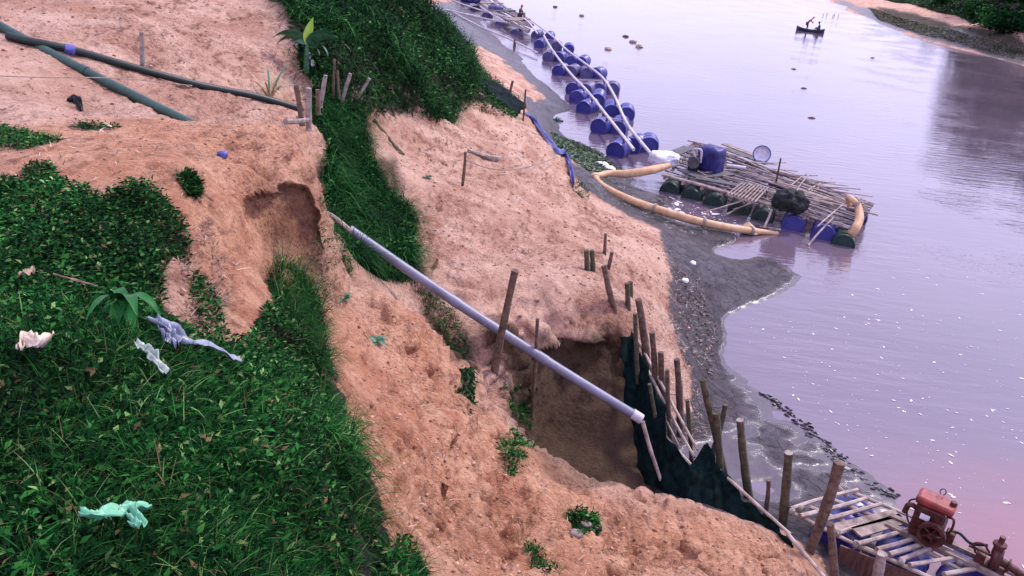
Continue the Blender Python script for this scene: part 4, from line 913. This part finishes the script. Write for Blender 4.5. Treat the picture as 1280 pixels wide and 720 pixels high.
for t in (.30, .98, 1.66, 2.34, 3.0): drum(A3((mid[0], mid[1], .12))+el*t, ew+A3((random.uniform(-.05, .05), random.uniform(-.05, .05), 0)), M_['drum'], nr_)
b = MB(); p0, p1 = at(1050,683,.40), at(1150,722,.40)
b.box((p0+p1)/2-A3((0, 0, .13)), (p1-p0)/2, unit(np.cross(p1-p0, (0, 0, 1)))*.012, (0, 0, .15)); b.build('side_board', simple('brown_side_board', (.06, .025, .02), (.16, .07, .055), scale=5, stretch=(6, 6, 1)), nr_)
for (x, y) in ((990,640),(1001,636),(1047,666),(1070,680),(1127,703),(1200,703)): 
    q = at(x, y, ZR+.04); MB().lathe([(.04, -.03), (.05, 0), (.04, .03)], q, el, 10).build('lashing', M_['rope'], nr_)
o = MB().lathe([(.035, -.01), (.055, -.01), (.055, .01), (.035, .01), (.035, -.01)], at(1071, 690, .38), (CAM-at(1071, 690, .38)), 16).build('ring', M_['rope'], nr_)
# engine
ec = at(1155, 668, ZR+.10); ex = el; ey = unit(np.cross((0, 0, 1), ex)); ez = A3((0, 0, 1))
def E(x, y, z): return ec+ex*x+ey*y+ez*z
en = thing('diesel_engine', ec, 'upright rusty diesel engine with a red tank on top, standing on the near raft', 'engine')
def bev(o, wdt=.012): m = o.modifiers.new('bevel', 'BEVEL'); m.width = wdt; m.segments = 2; m.limit_method = 'ANGLE'; return o
b = MB()
for y in (-.1, .1): b.box(E(.22, y, -.03), ex*.62, ey*.035, ez*.03)
b.build('bearer', M_['plank'], en)
bev(MB().box(E(0, 0, .14), ex*.17, ey*.13, ez*.13).build('crankcase', M_['rust'], en), .03)
bev(MB().box(E(-.02, 0, .33), ex*.15, ey*.12, ez*.08).build('water_hopper', M_['rust'], en), .02)
b = MB()
for k in range(6): b.box(E(-.02+.0, -.125, .10+.03*k), ex*.12, ey*.012, ez*.006)
b.build('cooling_fins', M_['rust'], en)
t_ = bev(MB().box(E(.0, .0, .465), ex*.20, ey*.13, ez*.05).build('fuel_tank', M_['redtank'], en), .035)
MB().lathe([(.001, .05), (.03, .05), (.035, .04), (.035, 0), (.03, 0)], E(.16, 0, .51), ez, 12).build('tank_cap', M_['rust'], t_, base=t_['_b'])
MB().tube([E(.02+.03*cos(a), .08, .575+.04*sin(a)) for a in np.linspace(-1.2, 4.4, 14)], .006, 6).build('lifting_ring', M_['rust'], en)
fl = MB().lathe([(.11, -.03), (.15, -.03), (.15, .03), (.11, .03), (.11, -.03)], E(.07, -.19, .16), ey, 24).build('flywheel', M_['rust'], en)
b = MB()
for k in range(5): a = k*2*pi/5; b.bar(E(.07, -.19, .16), E(.07+.12*cos(a), -.19, .16+.12*sin(a)), .02, .02, up=ey)
b.lathe([(.001, -.04), (.035, -.04), (.035, .04), (.001, .04)], E(.07, -.19, .16), ey, 12); b.build('spokes', M_['rust'], fl, base=fl['_b'])
MB().tube(spline([E(-.16, -.05, .32), E(-.24, -.08, .34), E(-.26, -.08, .22)], 5), .03, 10).build('exhaust', M_['rust'], en)
b = MB()
for k in range(4): MB().tube([E(-.14+.09*k, -.135, .02), E(-.14+.09*k, -.15, .02)], .010, 6).build('bolt', M_['darkplank'], en)
MB().tube(spline([E(-.18, .02, .40), E(-.26, .04, .30), E(-.22, .0, .12), E(-.12, -.1, .06)], 6), .010, 6).build('hose', M_['black'], en)
MB().tube(spline([E(.17, 0, .12), E(.30, .05, .18), E(.45, .02, .14), E(.60, 0, .22)], 6), .016, 6).build('water_hose', M_['black'], en)
bev(MB().box(E(.24, .04, .10), ex*.05, ey*.06, ez*.07).build('gearbox', M_['rust'], en), .015)
MB().box(E(-.05, -.135, .30), ex*.05, ey*.004, ez*.035).build('number_plate', M_['white'], en)
MB().tube(spline([E(.15, -.06, .38), E(.22, -.1, .40), E(.23, -.1, .25), E(.17, -.08, .15)], 6), .014, 8).build('fuel_pipe', M_['rust'], en)
MB().lathe([(.001, 0), (.05, 0), (.06, .04), (.06, .12), (.05, .15), (.001, .15)], E(.13, .12, .30), ez, 14).build('air_filter', M_['rust'], en)
pc = E(.72, 0, .0)
pu = thing('water_pump', pc, 'rusty water pump with a stub outlet pipe, to the right of the engine', 'pump')
def Q(x, y, z): return pc+ex*x+ey*y+ez*z
MB().lathe([(.001, -.05), (.10, -.05), (.13, -.03), (.13, .03), (.10, .05), (.001, .05)], Q(0, 0, .12), ex, 20).build('volute', M_['rust'], pu)
MB().lathe([(.05, 0), (.05, .12), (.07, .12), (.07, .15), (.03, .17), (.03, .24), (.001, .24)], Q(-.02, 0, .16), ez, 12).build('priming_cup', M_['rust'], pu)
MB().tube([Q(.05, 0, .10), Q(.18, 0, .08), Q(.36, 0, .03)], [.05, .045, .045], 14).build('outlet_pipe', M_['rust'], pu)
MB().lathe([(.03, 0), (.08, 0), (.08, .02), (.03, .02)], Q(.12, 0, .09), ex, 14).build('flange', M_['rust'], pu)
MB().tube([Q(-.28, 0, .12), Q(0, 0, .12)], .018, 8).build('drive_shaft', M_['rust'], pu)
b = MB(); b.box(Q(-.14, 0, .06), ex*.05, ey*.07, ez*.06); b.box(Q(0, 0, -.0), ex*.12, ey*.09, ez*.02); b.build('pump_foot', M_['rust'], pu)
MB().tube(spline([Q(-.2, -.05, .10), Q(-.24, -.08, .22), Q(-.16, -.06, .25), Q(-.08, -.04, .17)], 6), .012, 7).build('lever', M_['rust'], pu)

# ------------------------------------------------------------------ far raft
fb = at(612, 22, 0)
fr = thing('far_raft', fb, 'distant raft of poles and boards at the top edge, moored off the far mud flat', 'raft')
fa = [at(560,-12,.4), at(655,40,.4), at(600,-12,.4), at(664,30,.4)]
def FQ(u, v, z=0): return (fa[0]*(1-u)+fa[1]*u)*(1-v)+(fa[2]*(1-u)+fa[3]*u)*v+A3((0, 0, z))
b = MB()
for i in range(16):
    v = i/15
    for k in range(3): b.bamboo(FQ(k/3, v, random.uniform(0, .15)), FQ((k+1)/3+.03, v+random.uniform(-.04, .04), random.uniform(0, .15)), random.uniform(.04, .08), .01, 5, node=2)
b.build('deck', M_['bamboo_grey'], fr)
for i in range(5): MB().bar(FQ(i/5+.05, .1, .18), FQ(i/5+.12, .9, .2), .9, .05).build('board', M_['darkplank'] if i % 2 else M_['plank'], fr)
for i in range(6): drum(FQ(i/6+.1, .08, -.38), A3((.4, 1, 0)), M_['drum_dark'], fr)
for p, q, r in (((583,18,.6),(650,31,.4),.06), ((556,12,.7),(600,20,.6),.06), ((600,8,1.2),(632,28,.5),.05), ((565,0,.9),(640,22,.6),.06)): MB().bamboo(at(*p), at(*q), r, node=1).build('loose_pole', M_['pale_pole'], fr)
blob(at(588, -2, .9), .8, .6, .35, M_['bluetarp'], 'covered_load', 'blue tarpaulin bundle on the distant raft at the top edge', 'covered load', seed=21)
blob(at(620, 10, .7), .55, .4, .22, M_['drum_dark'], 'covered_load', 'lighter blue bundle lower down on the distant raft', 'covered load', seed=23)
o = MB().tube(spline([at(560,12,.5), at(600,33,.4), at(640,50,.3), at(672,66,.2)], 6), .05, 7).build('long_mooring_pole', M_['pale_pole']); tag(o, 'long pale pole reaching from the far mud flat to the drum chain', 'pole')
o = MB().tube(spline([at(649,20,.5), at(660,27,.7), at(672,42,.5)], 6), .05, 7).build('short_mooring_pole', M_['pale_pole']); tag(o, 'short bent pole joining the distant raft to the first drums', 'pole')

# ------------------------------------------------------------------ figures
def skin(name, pts, edges, rad, m, parent=None, root=0, sub=2):
    b = A3(parent['_b']) if parent is not None else A3(pts[0])
    me = D.meshes.new(name); me.from_pydata([tuple(A3(p)-b) for p in pts], edges, []); me.update(); me.materials.append(m)
    o = D.objects.new(name, me); COL.objects.link(o)
    sk = o.modifiers.new('skin', 'SKIN'); sk.use_smooth_shade = True
    for i, r in enumerate(rad): me.skin_vertices[0].data[i].radius = (r, r) if np.isscalar(r) else r
    me.skin_vertices[0].data[root].use_root = True
    s_ = o.modifiers.new('sub', 'SUBSURF'); s_.levels = sub; s_.render_levels = sub
    if parent is not None: o.parent = parent
    else: o.location = b
    return o
def person(base, f, joints, label, top, hatm=None, cloth2='dark_cloth', group=None, sc=1.0):
    """joints in metres: x forward (f), y left, z up"""
    f = unit(A3(f)*A3((1, 1, 0))); l = A3((-f[1], f[0], 0)); base = A3(base)
    J = {k: base+sc*(f*v[0]+l*v[1]+A3((0, 0, v[2]))) for k, v in joints.items()}
    root = thing('person', base, label, 'person', group)
    n = ['pelvis', 'belly', 'chest', 'neck', 'head', 'crown', 'lsh', 'lel', 'lha', 'rsh', 'rel', 'rha', 'lhip', 'lkn', 'lan', 'lto', 'rhip', 'rkn', 'ran', 'rto']
    r = dict(pelvis=.13, belly=.12, chest=.14, neck=.05, head=.085, crown=.07, lsh=.06, lel=.042, lha=.035, rsh=.06, rel=.042, rha=.035, lhip=.09, lkn=.06, lan=.04, lto=.035, rhip=.09, rkn=.06, ran=.04, rto=.035)
    ed = [('pelvis', 'belly'), ('belly', 'chest'), ('chest', 'neck'), ('neck', 'head'), ('head', 'crown'), ('chest', 'lsh'), ('lsh', 'lel'), ('lel', 'lha'), ('chest', 'rsh'), ('rsh', 'rel'), ('rel', 'rha'),
          ('pelvis', 'lhip'), ('lhip', 'lkn'), ('lkn', 'lan'), ('lan', 'lto'), ('pelvis', 'rhip'), ('rhip', 'rkn'), ('rkn', 'ran'), ('ran', 'rto')]
    skin('body', [J[k] for k in n], [(n.index(a), n.index(b_)) for a, b_ in ed], [r[k]*sc for k in n], M_['skin'], root)
    t = ['belly', 'chest', 'lsh', 'lel', 'rsh', 'rel']
    skin('shirt', [J[k] for k in t], [(0, 1), (1, 2), (2, 3), (1, 4), (4, 5)], [.15*sc, .165*sc, .08*sc, .06*sc, .08*sc, .06*sc], M_[top], root)
    t = ['pelvis', 'lhip', 'lkn', 'rhip', 'rkn']
    skin('trousers', [J[k] for k in t], [(0, 1), (1, 2), (0, 3), (3, 4)], [.15*sc, .105*sc, .075*sc, .105*sc, .075*sc], M_[cloth2], root)
    hd = (J['head']*.35+J['crown']*.65)
    MB().lathe([(.102*sc, -.04*sc), (.108*sc, .0), (.095*sc, .06*sc), (.05*sc, .10*sc), (.001, .11*sc)], hd, J['crown']-J['neck'], 14).build('hat' if hatm else 'hair', M_[hatm or 'black'], root)
    return root
STAND_BENT = dict(pelvis=(-.08,0,.82), belly=(.02,0,1.0), chest=(.18,0,1.18), neck=(.30,0,1.30), head=(.38,0,1.38), crown=(.44,0,1.48), lsh=(.2,.19,1.22), lel=(.36,.22,1.0), lha=(.55,.12,.92), rsh=(.2,-.19,1.22), rel=(.34,-.22,1.0), rha=(.52,-.1,.88),
    lhip=(-.08,.1,.8), lkn=(.06,.12,.45), lan=(-.05,.12,.07), lto=(.1,.13,.03), rhip=(-.08,-.1,.8), rkn=(.0,-.12,.45), ran=(-.12,-.12,.07), rto=(.03,-.13,.03))
SIT = dict(pelvis=(0,0,.25), belly=(.02,0,.42), chest=(.06,0,.62), neck=(.09,0,.76), head=(.12,0,.85), crown=(.13,0,.97), lsh=(.05,.19,.66), lel=(.16,.24,.44), lha=(.36,.16,.38), rsh=(.05,-.19,.66), rel=(.16,-.24,.44), rha=(.36,-.14,.38),
    lhip=(.03,.1,.24), lkn=(.36,.16,.45), lan=(.42,.14,.06), lto=(.56,.15,.03), rhip=(.03,-.1,.24), rkn=(.36,-.16,.45), ran=(.42,-.14,.06), rto=(.56,-.15,.03))
# rowing boat
b0, b1 = at(995, 37.5, 0), at(1030, 42.0, 0); bl_ = (b1-b0); BL = np.linalg.norm(bl_); bd = unit(bl_); bs = A3((-bd[1], bd[0], 0)); bc = (b0+b1)/2
bt = thing('rowing_boat', bc, 'slim dark wooden boat with two people far out on the river', 'boat')
n = 20; vs = []; sec = [(-1, 1), (-.85, .35), (-.45, 0), (0, -.05), (.45, 0), (.85, .35), (1, 1)]
for inn in (0, 1):
    for i in range(n+1):
        t = i/n*2-1; wd = .42*(1-abs(t)**3)+.03; h = .30+.22*abs(t)**2.5; w_ = wd-(.04 if inn else 0)
        for (y, z) in sec: vs.append(bc+bd*t*BL/2*(.985 if inn else 1)+bs*y*w_+A3((0, 0, -.08+z*h+(.04 if inn and z < .9 else 0))))
k = len(sec); fs = []
for inn in (0, 1):
    o_ = inn*(n+1)*k
    for i in range(n):
        for j in range(k-1): q = (o_+i*k+j, o_+i*k+j+1, o_+(i+1)*k+j+1, o_+(i+1)*k+j); fs.append(q if not inn else q[::-1])
o_ = (n+1)*k
for i in range(n):
    for j in (0, k-1): fs.append((i*k+j, (i+1)*k+j, o_+(i+1)*k+j, o_+i*k+j))
MB().add(vs, fs).build('hull', M_['boat'], bt)
for t in (-.45, .1, .55): MB().bar(bc+bd*t*BL/2+bs*.36+A3((0, 0, .18)), bc+bd*t*BL/2-bs*.36+A3((0, 0, .18)), .18, .03).build('thwart', M_['boat'], bt)
person(bc-bd*BL*.13+A3((0, 0, .0)), bd, STAND_BENT, 'person in a red orange top standing bent forward in the boat', 'red_cloth', 'red_cloth', 'dark_cloth', 'people in the boat', .92)
person(bc+bd*BL*.30+A3((0, 0, .02)), -bd, SIT, 'person in dark clothes sitting at the right end of the boat', 'dark_cloth', None, 'dark_cloth', 'people in the boat', 1.0)
person(at(649, 23, .5), at(700, 30, .5)-at(649, 23, .5), SIT, 'person with a red hat crouching at the near end of the distant raft', 'dark_cloth', 'red_cloth', 'dark_cloth', sc=.95)
# sticks standing in the water beyond the boat
for i, (x, y, l) in enumerate([(1029,20,'leftmost short stick standing in the water beyond the boat'), (1033,19,'second short stick from the left beyond the boat'), (1040,21,'third short stick from the left beyond the boat'), (1044,20,'fourth short stick from the left beyond the boat'), (1048,21,'rightmost short stick standing in the water beyond the boat')]):
    p = at(x, y, 0); o = MB().tube([p-A3((0, 0, .3)), p+A3((random.uniform(-.15, .15), 0, .3))], .035, 6).build('fishing_stick', M_['boat']); tag(o, l, 'stick', 'sticks beyond the boat')

# floating debris
def debris(px, py, s_, label, m='dryleaf', name='floating_debris'):
    c = at(px, py, 0)+A3((0, 0, s_*.1))
    s_ *= .5; o = blob(c, s_, s_*.8, s_*.5, M_[m], name, label, 'debris', nz=.9, f=3.5, n=12, boxy=2, seed=int(px), group='debris floating mid river')
debris(760, 62, .32, 'small pinkish clump floating alone nearest the drums')
debris(782, 46, .30, 'dark clump floating just left of the pair of round clumps', 'wood')
debris(791, 53, .35, 'left brown clump of the touching pair in mid river', 'wood_light')
debris(799, 59, .36, 'right pinkish clump of the touching pair in mid river')
debris(727, 20, .30, 'small light clump floating below the topmost one', 'wood_light')
debris(694, 9, .30, 'tiny dark clump floating nearest the distant raft', 'wood')
debris(697, 151, .24, 'green tuft poking out of the water between the mud and the drums', 'greenpipe')
for (x, y, l) in [(1010,147,'dark twig floating alone in open water above the raft'), (1001,110,'dark speck of driftwood left of the tree reflection'), (989,86,'small driftwood scrap below the boat'), (1088,72,'little driftwood scrap right of the boat')]:
    p = at(x, y, .01); o = MB().tube([p, p+A3((.18, .03, .02)), p+A3((.34, .0, 0))], [.02, .04, .015], 6).build('driftwood_scrap', M_['wood']); tag(o, l, 'driftwood', 'scraps drifting on open water')
# white flecks of foam
def flecks(n, poly, s0, name, m):
    P = sample_poly(poly, n); n = len(P); P[:, 2] = .004
    k = 6; a = np.linspace(0, 2*pi, k, endpoint=False); R_ = (s0*rng.pareto(3, n).clip(.25, 3))[:, None]*rng.uniform(.6, 1.3, (n, k)); ro = rng.uniform(0, pi, n)[:, None]
    x = np.cos(a)*R_*1.6; y = np.sin(a)*R_*.7
    V = np.stack([P[:, 0:1]+x*np.cos(ro)-y*np.sin(ro), P[:, 1:2]+x*np.sin(ro)+y*np.cos(ro), np.full((n, k), .004)+rng.uniform(0, .004, (n, k))], -1).reshape(-1, 3)
    q = np.arange(n*k).reshape(n, k); me = D.meshes.new(name); fill(me, V, q); me.materials.append(m); o = D.objects.new(name, me); COL.objects.link(o); tag(o, kind='stuff')
fm = simple('foam_white', (.5, .46, .5), (.85, .8, .84), scale=10, bump=0)
flecks(1100, [(920,400,0),(1280,380,0),(1290,760,0),(1180,760,0),(1120,600,0),(960,470,0)], .009, 'foam_flecks', fm)
flecks(90, [(960,350,0),(1280,300,0),(1280,390,0),(920,400,0)], .013, 'foam_flecks', fm)
flecks(260, [(775,232,0),(835,245,0),(920,275,0),(930,292,0),(860,275,0),(790,245,0)], .035, 'floating_scum', fm)
# lumps of mud along the shallow edge
for nm, line in (('mud_lumps', [(955,492),(975,505),(1000,528),(1030,552),(1060,580),(1085,602),(1100,614),(1120,617)]), ('mud_lumps', [(1005,540),(1030,560),(1045,575),(1062,592)])):
    P = spline([at(x, y, .02) for x, y in line], 30); b = MB()
    for p in P:
        for _ in range(3):
            if random.random() < .72: continue
            q = p+A3((random.gauss(0, .05), random.gauss(0, .05), -.015)); r = random.uniform(.008, .028)
            t = unit(A3((random.uniform(.3, 1), random.uniform(-.6, .2), 0))); b.tube([q-t*r*1.8, q-t*r*.6+A3((0, 0, r*.3)), q+t*r*.8+A3((0, 0, r*.3)), q+t*r*2], [r*.2, r*.8, r*.7, r*.2], 6, wob=.25)
    o = b.build(nm, simple('wet_mud_lump', (.012, .010, .014), (.04, .035, .045), scale=9, rough=.35)); tag(o, kind='stuff')

# ------------------------------------------------------------------ litter and small plants
def crumple(name, pts, m, label, cat='plastic bag', wdt=.06, n=26, amp=.02, dz=.12):
    G_ = spline([ground(*p)+A3((0, 0, dz)) for p in pts], 8); G_ = np.array(G_); nu = len(G_); nv = 9; vs = []
    sd_ = random.randint(0, 999)
    for i in range(nu):
        d = unit(G_[min(i+1, nu-1)]-G_[max(i-1, 0)]); sd2 = unit(np.cross(d, (0, 0, 1))); t = i/(nu-1)
        w_ = wdt*(.45+.75*abs(vnoise(np.array([t*4.]), np.array([0.]), seed=sd_)[0]))*(1-.5*abs(2*t-1)**4)
        for j in range(nv):
            u = (j/(nv-1)*2-1); h = amp*float(fbm(np.array([t*8.]), np.array([u*2.2]), o=3, seed=sd_+3)[0])*2+amp*cos(u*5+t*9)
            vs.append(G_[i]+sd2*w_*u+A3((0, 0, h)))
    q = [(i*nv+j, i*nv+j+1, (i+1)*nv+j+1, (i+1)*nv+j) for i in range(nu-1) for j in range(nv-1)]
    o = MB().add(vs, q).build(name, m, angle=180); s_ = o.modifiers.new('s', 'SOLIDIFY'); s_.thickness = .0015; tag(o, label, cat); return o
crumple('green_bag', [(108,684),(130,688),(152,682),(170,676),(192,674)], M_['green_bag'], 'crumpled light green plastic bag lying in grass at the bottom left', wdt=.034, amp=.010)
crumple('green_bag_tail', [(168,680),(175,692),(180,702)], M_['green_bag'], 'hanging scrap of light green plastic just below the green bag', 'plastic scrap', wdt=.026, amp=.01)
crumple('cream_bag', [(30,470),(38,457),(52,462),(70,455)], M_['cream_bag'], 'crumpled cream plastic bag lying in grass near the left edge', wdt=.030, amp=.013)
crumple('grey_film', [(188,428),(215,440),(235,455),(262,460),(285,472),(303,480)], M_['grey_film'], 'long torn strip of grey blue plastic film below the broad leaved plant', wdt=.036, amp=.012)
crumple('grey_film_scrap', [(200,430),(215,450),(222,462)], M_['grey_film'], 'short flap of grey blue film under the upper end of the long strip', 'plastic scrap', wdt=.03, amp=.015)
crumple('pale_film', [(176,462),(190,472),(198,485),(212,500)], M_['palefilm'], 'thin pale greenish strip of film below the long grey one', 'plastic strip', wdt=.026, amp=.01)
crumple('dry_leaf', [(28,375),(38,371),(47,366)], M_['dryleaf'], 'curled pale dry leaf on the grass near the left edge', 'dry leaf', wdt=.025, amp=.01)
crumple('dry_grass_stem', [(70,365),(95,372),(125,380)], M_['dryleaf'], 'long dry stem lying flat above the broad leaved plant', 'dry stem', wdt=.004, amp=.004, dz=.09)
blob(ground(278, 196)+A3((0, 0, .02)), .04, .03, .03, M_['bluestrip'], 'crumpled_wrapper', 'small crumpled blue and white wrapper on the clay terrace', 'wrapper', nz=.35, f=4, n=12, seed=31)
crumple('yellow_leaf', [(131,157),(135,160),(139,162)], M_['foam'], 'small bright yellow leaf on the grass patch at the terrace edge', 'leaf', wdt=.02, amp=.005, dz=.03)
crumple('black_rag', [(84,127),(92,128),(99,133),(101,140)], M_['black'], 'small black rag on the sand below the green pipe', 'rag', wdt=.05, amp=.03, dz=.03)
crumple('white_rag', [(382,68),(388,82),(392,90)], M_['white'], 'small white scrap of cloth at the foot of the banana plant', 'rag', wdt=.05, amp=.03, dz=.1)
crumple('blue_silt_strip', [(655,143),(668,153),(680,172),(694,189),(706,196),(713,212),(716,234)], M_['bluestrip'], 'low crumpled blue plastic strip winding along the edge of the sand plateau', 'plastic strip', wdt=.11, amp=.05, dz=.07)
# rubble and rubbish near the hoses
def rubble(pts, s_, label, m, name='rubbish', grp=None):
    for i, (x, y) in enumerate(pts):
        blob(ground(x, y)+A3((0, 0, s_*.3)), s_*random.uniform(.7, 1.3), s_, s_*.5, m, name, label[i], 'rubbish', nz=.3, f=2.5, n=9, seed=40+i+x, group=grp)
rubble([(752,208),(762,214)], .16, ['left of two pale crumpled plastic heaps between the orange hoses', 'right of two pale crumpled plastic heaps between the orange hoses'], M_['white'])
rubble([(866,330),(856,352)], .07, ['small white scrap on the mud edge, the upper of two', 'small white scrap on the mud edge, the lower of two'], M_['white'], 'white_scrap')
rubble([(731,655),(742,662),(720,668)], .04, ['grey stone in the dark hollow of the near slope, leftmost', 'grey stone in the dark hollow of the near slope, rightmost', 'grey stone lowest beside the dark hollow of the near slope'], M_['wood_light'], 'stone')

# broad leaved plant
def leafblade(b, p, d, L, Wd, droop=1.2, n=10, fold=.25, roll=0):
    p = A3(p); d = unit(d); pts = []; side0 = unit(np.cross(d, (0, 0, 1))); side0 = unit(side0*cos(roll)+np.cross(side0, d)*sin(roll))
    for i in range(n+1):
        t = i/n; pts.append((p.copy(), d.copy(), Wd*math.sin(pi*min(1, t*.93+.07)**.75)+.001)); p = p+d*L/n; d = unit(d-A3((0, 0, droop/n)))
    vs = []; fs = []
    for i, (q, dd, w_) in enumerate(pts):
        nn = np.cross(side0, dd); jag = random.uniform(.93, 1.05)
        for k, u in enumerate((-1, -.5, 0, .5, 1)): vs.append(q+side0*u*w_*jag+nn*abs(u)*w_*fold)
    for i in range(n):
        for k in range(4): fs.append((i*5+k, i*5+k+1, (i+1)*5+k+1, (i+1)*5+k))
    b.add(vs, fs)
M_['broadleaf'] = simple('broad_leaf', (.006, .065, .012), (.018, .13, .024), scale=7, rough=.45, bump=.3, spec=.15)
M_['banana'] = simple('banana_leaf', (.02, .09, .04), (.05, .17, .08), scale=6, rough=.4, bump=.2)
M_['banana_young'] = simple('young_banana_leaf', (.28, .50, .05), (.42, .62, .10), scale=6, rough=.4)
M_['drystalk'] = simple('dry_stalk', (.22, .15, .07), (.48, .38, .20), scale=8, rough=.8)
pb = ground(160, 402); pt_ = thing('broad_leaved_plant', pb, 'lush broad leaved green plant growing in the grass below the terrace bank', 'plant')
for k, (px_, py_, wd) in enumerate([(108,436,.026),(122,420,.024),(126,452,.028),(143,450,.032),(155,448,.026),(172,456,.030),(184,438,.030),(198,424,.024),(176,382,.026),(148,384,.026),(166,420,.034),(150,415,.03),(135,400,.022)]):
    tgt = ground(px_, py_); d = (tgt-pb)*A3((1, 1, 0)); L_ = np.linalg.norm(d); b = MB()
    leafblade(b, pb+A3((0, 0, .07+.01*(k % 4))), unit(d)+A3((random.uniform(-.35, .35), random.uniform(-.35, .35), random.uniform(.6, 1.4))), min(.30, L_*1.0+.08)*random.uniform(.8, 1.15), wd, random.uniform(1.8, 3), fold=.22, roll=random.uniform(-.5, .5))
    b.build('leaf', M_['broadleaf'], pt_, angle=180)
# banana plant
bb = ground(383, 92); bp_ = thing('banana_plant', bb, 'young banana plant with drooping leaves and one bright yellow green upright leaf', 'banana plant')
sv = [bb, bb+A3((0, 0, .25)), bb+A3((.02, 0, .48))]
MB().tube(sv, [.05, .04, .025], 10).build('stem', M_['banana'], bp_)
tp_ = sv[-1]
def toward(px_, py_):                       # horizontal reach of a leaf tip seen at this pixel, at the plant's own distance
    d = fw*FPX + RR*(px_-640) + UU*(360-py_); return CAM+d*((bb-CAM)[1]/d[1])
for (x, y, wd, dr) in [(335,20,.10,1.6),(320,45,.08,2.2),(372,40,.09,1.5),(400,75,.08,2.4),(445,42,.10,1.5),(420,60,.09,2.2),(352,70,.06,2.4),(410,20,.08,1.2)]:
    t_ = toward(x, y); d = t_-tp_; b = MB(); leafblade(b, tp_, unit(d*A3((1, 1, .4)))+A3((0, 0, .8)), np.linalg.norm(d)*1.0, wd*1.0, dr*1.3, fold=.08, roll=random.choice((-1, 1))*random.uniform(.8, 1.2)); b.build('leaf', M_['banana'], bp_, angle=180)
b = MB(); leafblade(b, tp_, toward(391, -6)-tp_+A3((0, 0, 0)), .44, .09, 1.2, fold=.15, roll=.7); b.build('young_leaf', M_['banana_young'], bp_, angle=180)
# dry reed clump
rb = ground(337, 122); rc = thing('dry_reed_clump', rb, 'dry yellowing reed clump beside the dark hose, left of the ravine posts', 'reed')
for k in range(22):
    a = random.uniform(0, 2*pi); b = MB(); leafblade(b, rb+A3((cos(a)*.04, sin(a)*.04, 0)), A3((cos(a)*.7, sin(a)*.7, 1.3)), random.uniform(.35, .8), .014, random.uniform(1.2, 3), fold=.1)
    b.build('blade', M_['drystalk'] if random.random() < .75 else M_['banana'], rc, angle=180)
# small seedlings on the sand
for (x, y, l) in [(533,222,'small two leaved seedling in the middle of the sand plateau'), (470,428,'low dark weed on the near dirt slope under the grey pipe'), (497,250,'small weed at the edge of the ravine on the sand plateau'), (427,374,'tiny dark weed at the top of the near dirt slope')]:
    p = ground(x, y); b = MB()
    for k in range(9):
        a = k*2.4; leafblade(b, p, A3((cos(a), sin(a), .8)), random.uniform(.08, .16), .03, 1.5, n=5)
    o = b.build('seedling', M_['banana'], angle=180); tag(o, l, 'seedling', 'lone weeds on bare earth')

# ------------------------------------------------------------------ trees on the far bank
M_['bark'] = simple('bark', (.05, .035, .03), (.12, .09, .07), scale=3, rough=.9)
def tree(x, y, H, R, label, cols=DK):
    z = gz(x, y); root = thing('tree', (x, y, z), label, 'tree', 'trees on the far bank'); b = MB(); B = A3((x, y, z))
    b.tube(spline([B-A3((0, 0, .3)), B+A3((.2, .1, H*.3)), B+A3((-.1, .2, H*.75))], 6), [H*.035, H*.025, H*.01], 9)
    cs = []
    for k in range(9):
        a = k*2.4; h = H*random.uniform(.2, .8); e = B+A3((cos(a)*R*.75, sin(a)*R*.75, h+H*.12)); b.tube(spline([B+A3((0, 0, h*.7)), (B+e)/2+A3((0, 0, h*.5)), e], 4), [H*.012, H*.008, H*.003], 5)
    b.build('trunk', M_['bark'], root)
    n = 7000; k = 60; C_ = np.stack([rng.normal(0, .5, k)*R, rng.normal(0, .5, k)*R, rng.uniform(.10, .92, k)*H], 1); C_ += np.array([x, y, z])
    i = rng.integers(0, k, n); P = C_[i]+rng.normal(0, 1, (n, 3))*np.array([R, R, H*.12])*.17
    cl = pick(k, *cols)[i]*rng.uniform(.7, 1.3, (n, 1))
    tint_mesh('crown', [leaves(P, rng.uniform(.3, .6, n), rng.uniform(.2, .4, n), rand_dirs(n, .1), rng.uniform(-1.5, 1.5, n))], M_['leaf_matt'], [cl], base=(x, y, z), parent=root)
FT = []
for (px_, py_, H_, R_, l) in [(1237,6,14,3.0,'leftmost tall tree on the far bank, mirrored in the river'), (1265,16,12,3.2,'tall dark tree on the far bank near the top right corner'), (1292,26,13,3.6,'dark tree on the far bank nearest the right edge'), (1312,10,14,4,'tallest dark tree standing back from the far shore'), (1335,40,12,3.6,'tree on the far bank just beyond the right edge of the view')]:
    g0 = ground(px_, py_); tree(g0[0], g0[1], H_, R_, l)
for (x, y, l, s_) in [(1236,34,'low dark shrub above the pink sand strip on the far bank',1.3), (1262,40,'low dark shrub right of centre above the far sand strip',1.5), (1222,22,'low shrub highest up the far bank slope',1.2), (1178,8,'pale leafed shrub at the top of the far bank',1.1)]:
    g0 = ground(x, y); n = 1800; root = thing('shrub', g0, l, 'shrub', 'shrubs on the far bank')
    MB().tube([g0-A3((0, 0, .2)), g0+A3((0, 0, s_))], [.08, .03], 6).build('stem', M_['bark'], root)
    k = 12; C_ = g0+np.stack([rng.normal(0, s_*.8, k), rng.normal(0, s_*.8, k), rng.uniform(.2, 1, k)*s_], 1); i = rng.integers(0, k, n); P = C_[i]+rng.normal(0, .3*s_, (n, 3))
    tint_mesh('foliage', [leaves(P, rng.uniform(.2, .45, n), rng.uniform(.12, .3, n), rand_dirs(n, .2), rng.uniform(-1.5, 1.5, n))], M_['leaf_matt'], [pick(k, *DK)[i]], base=g0, parent=root)

for o in D.objects:
    if '_b' in o: del o['_b']
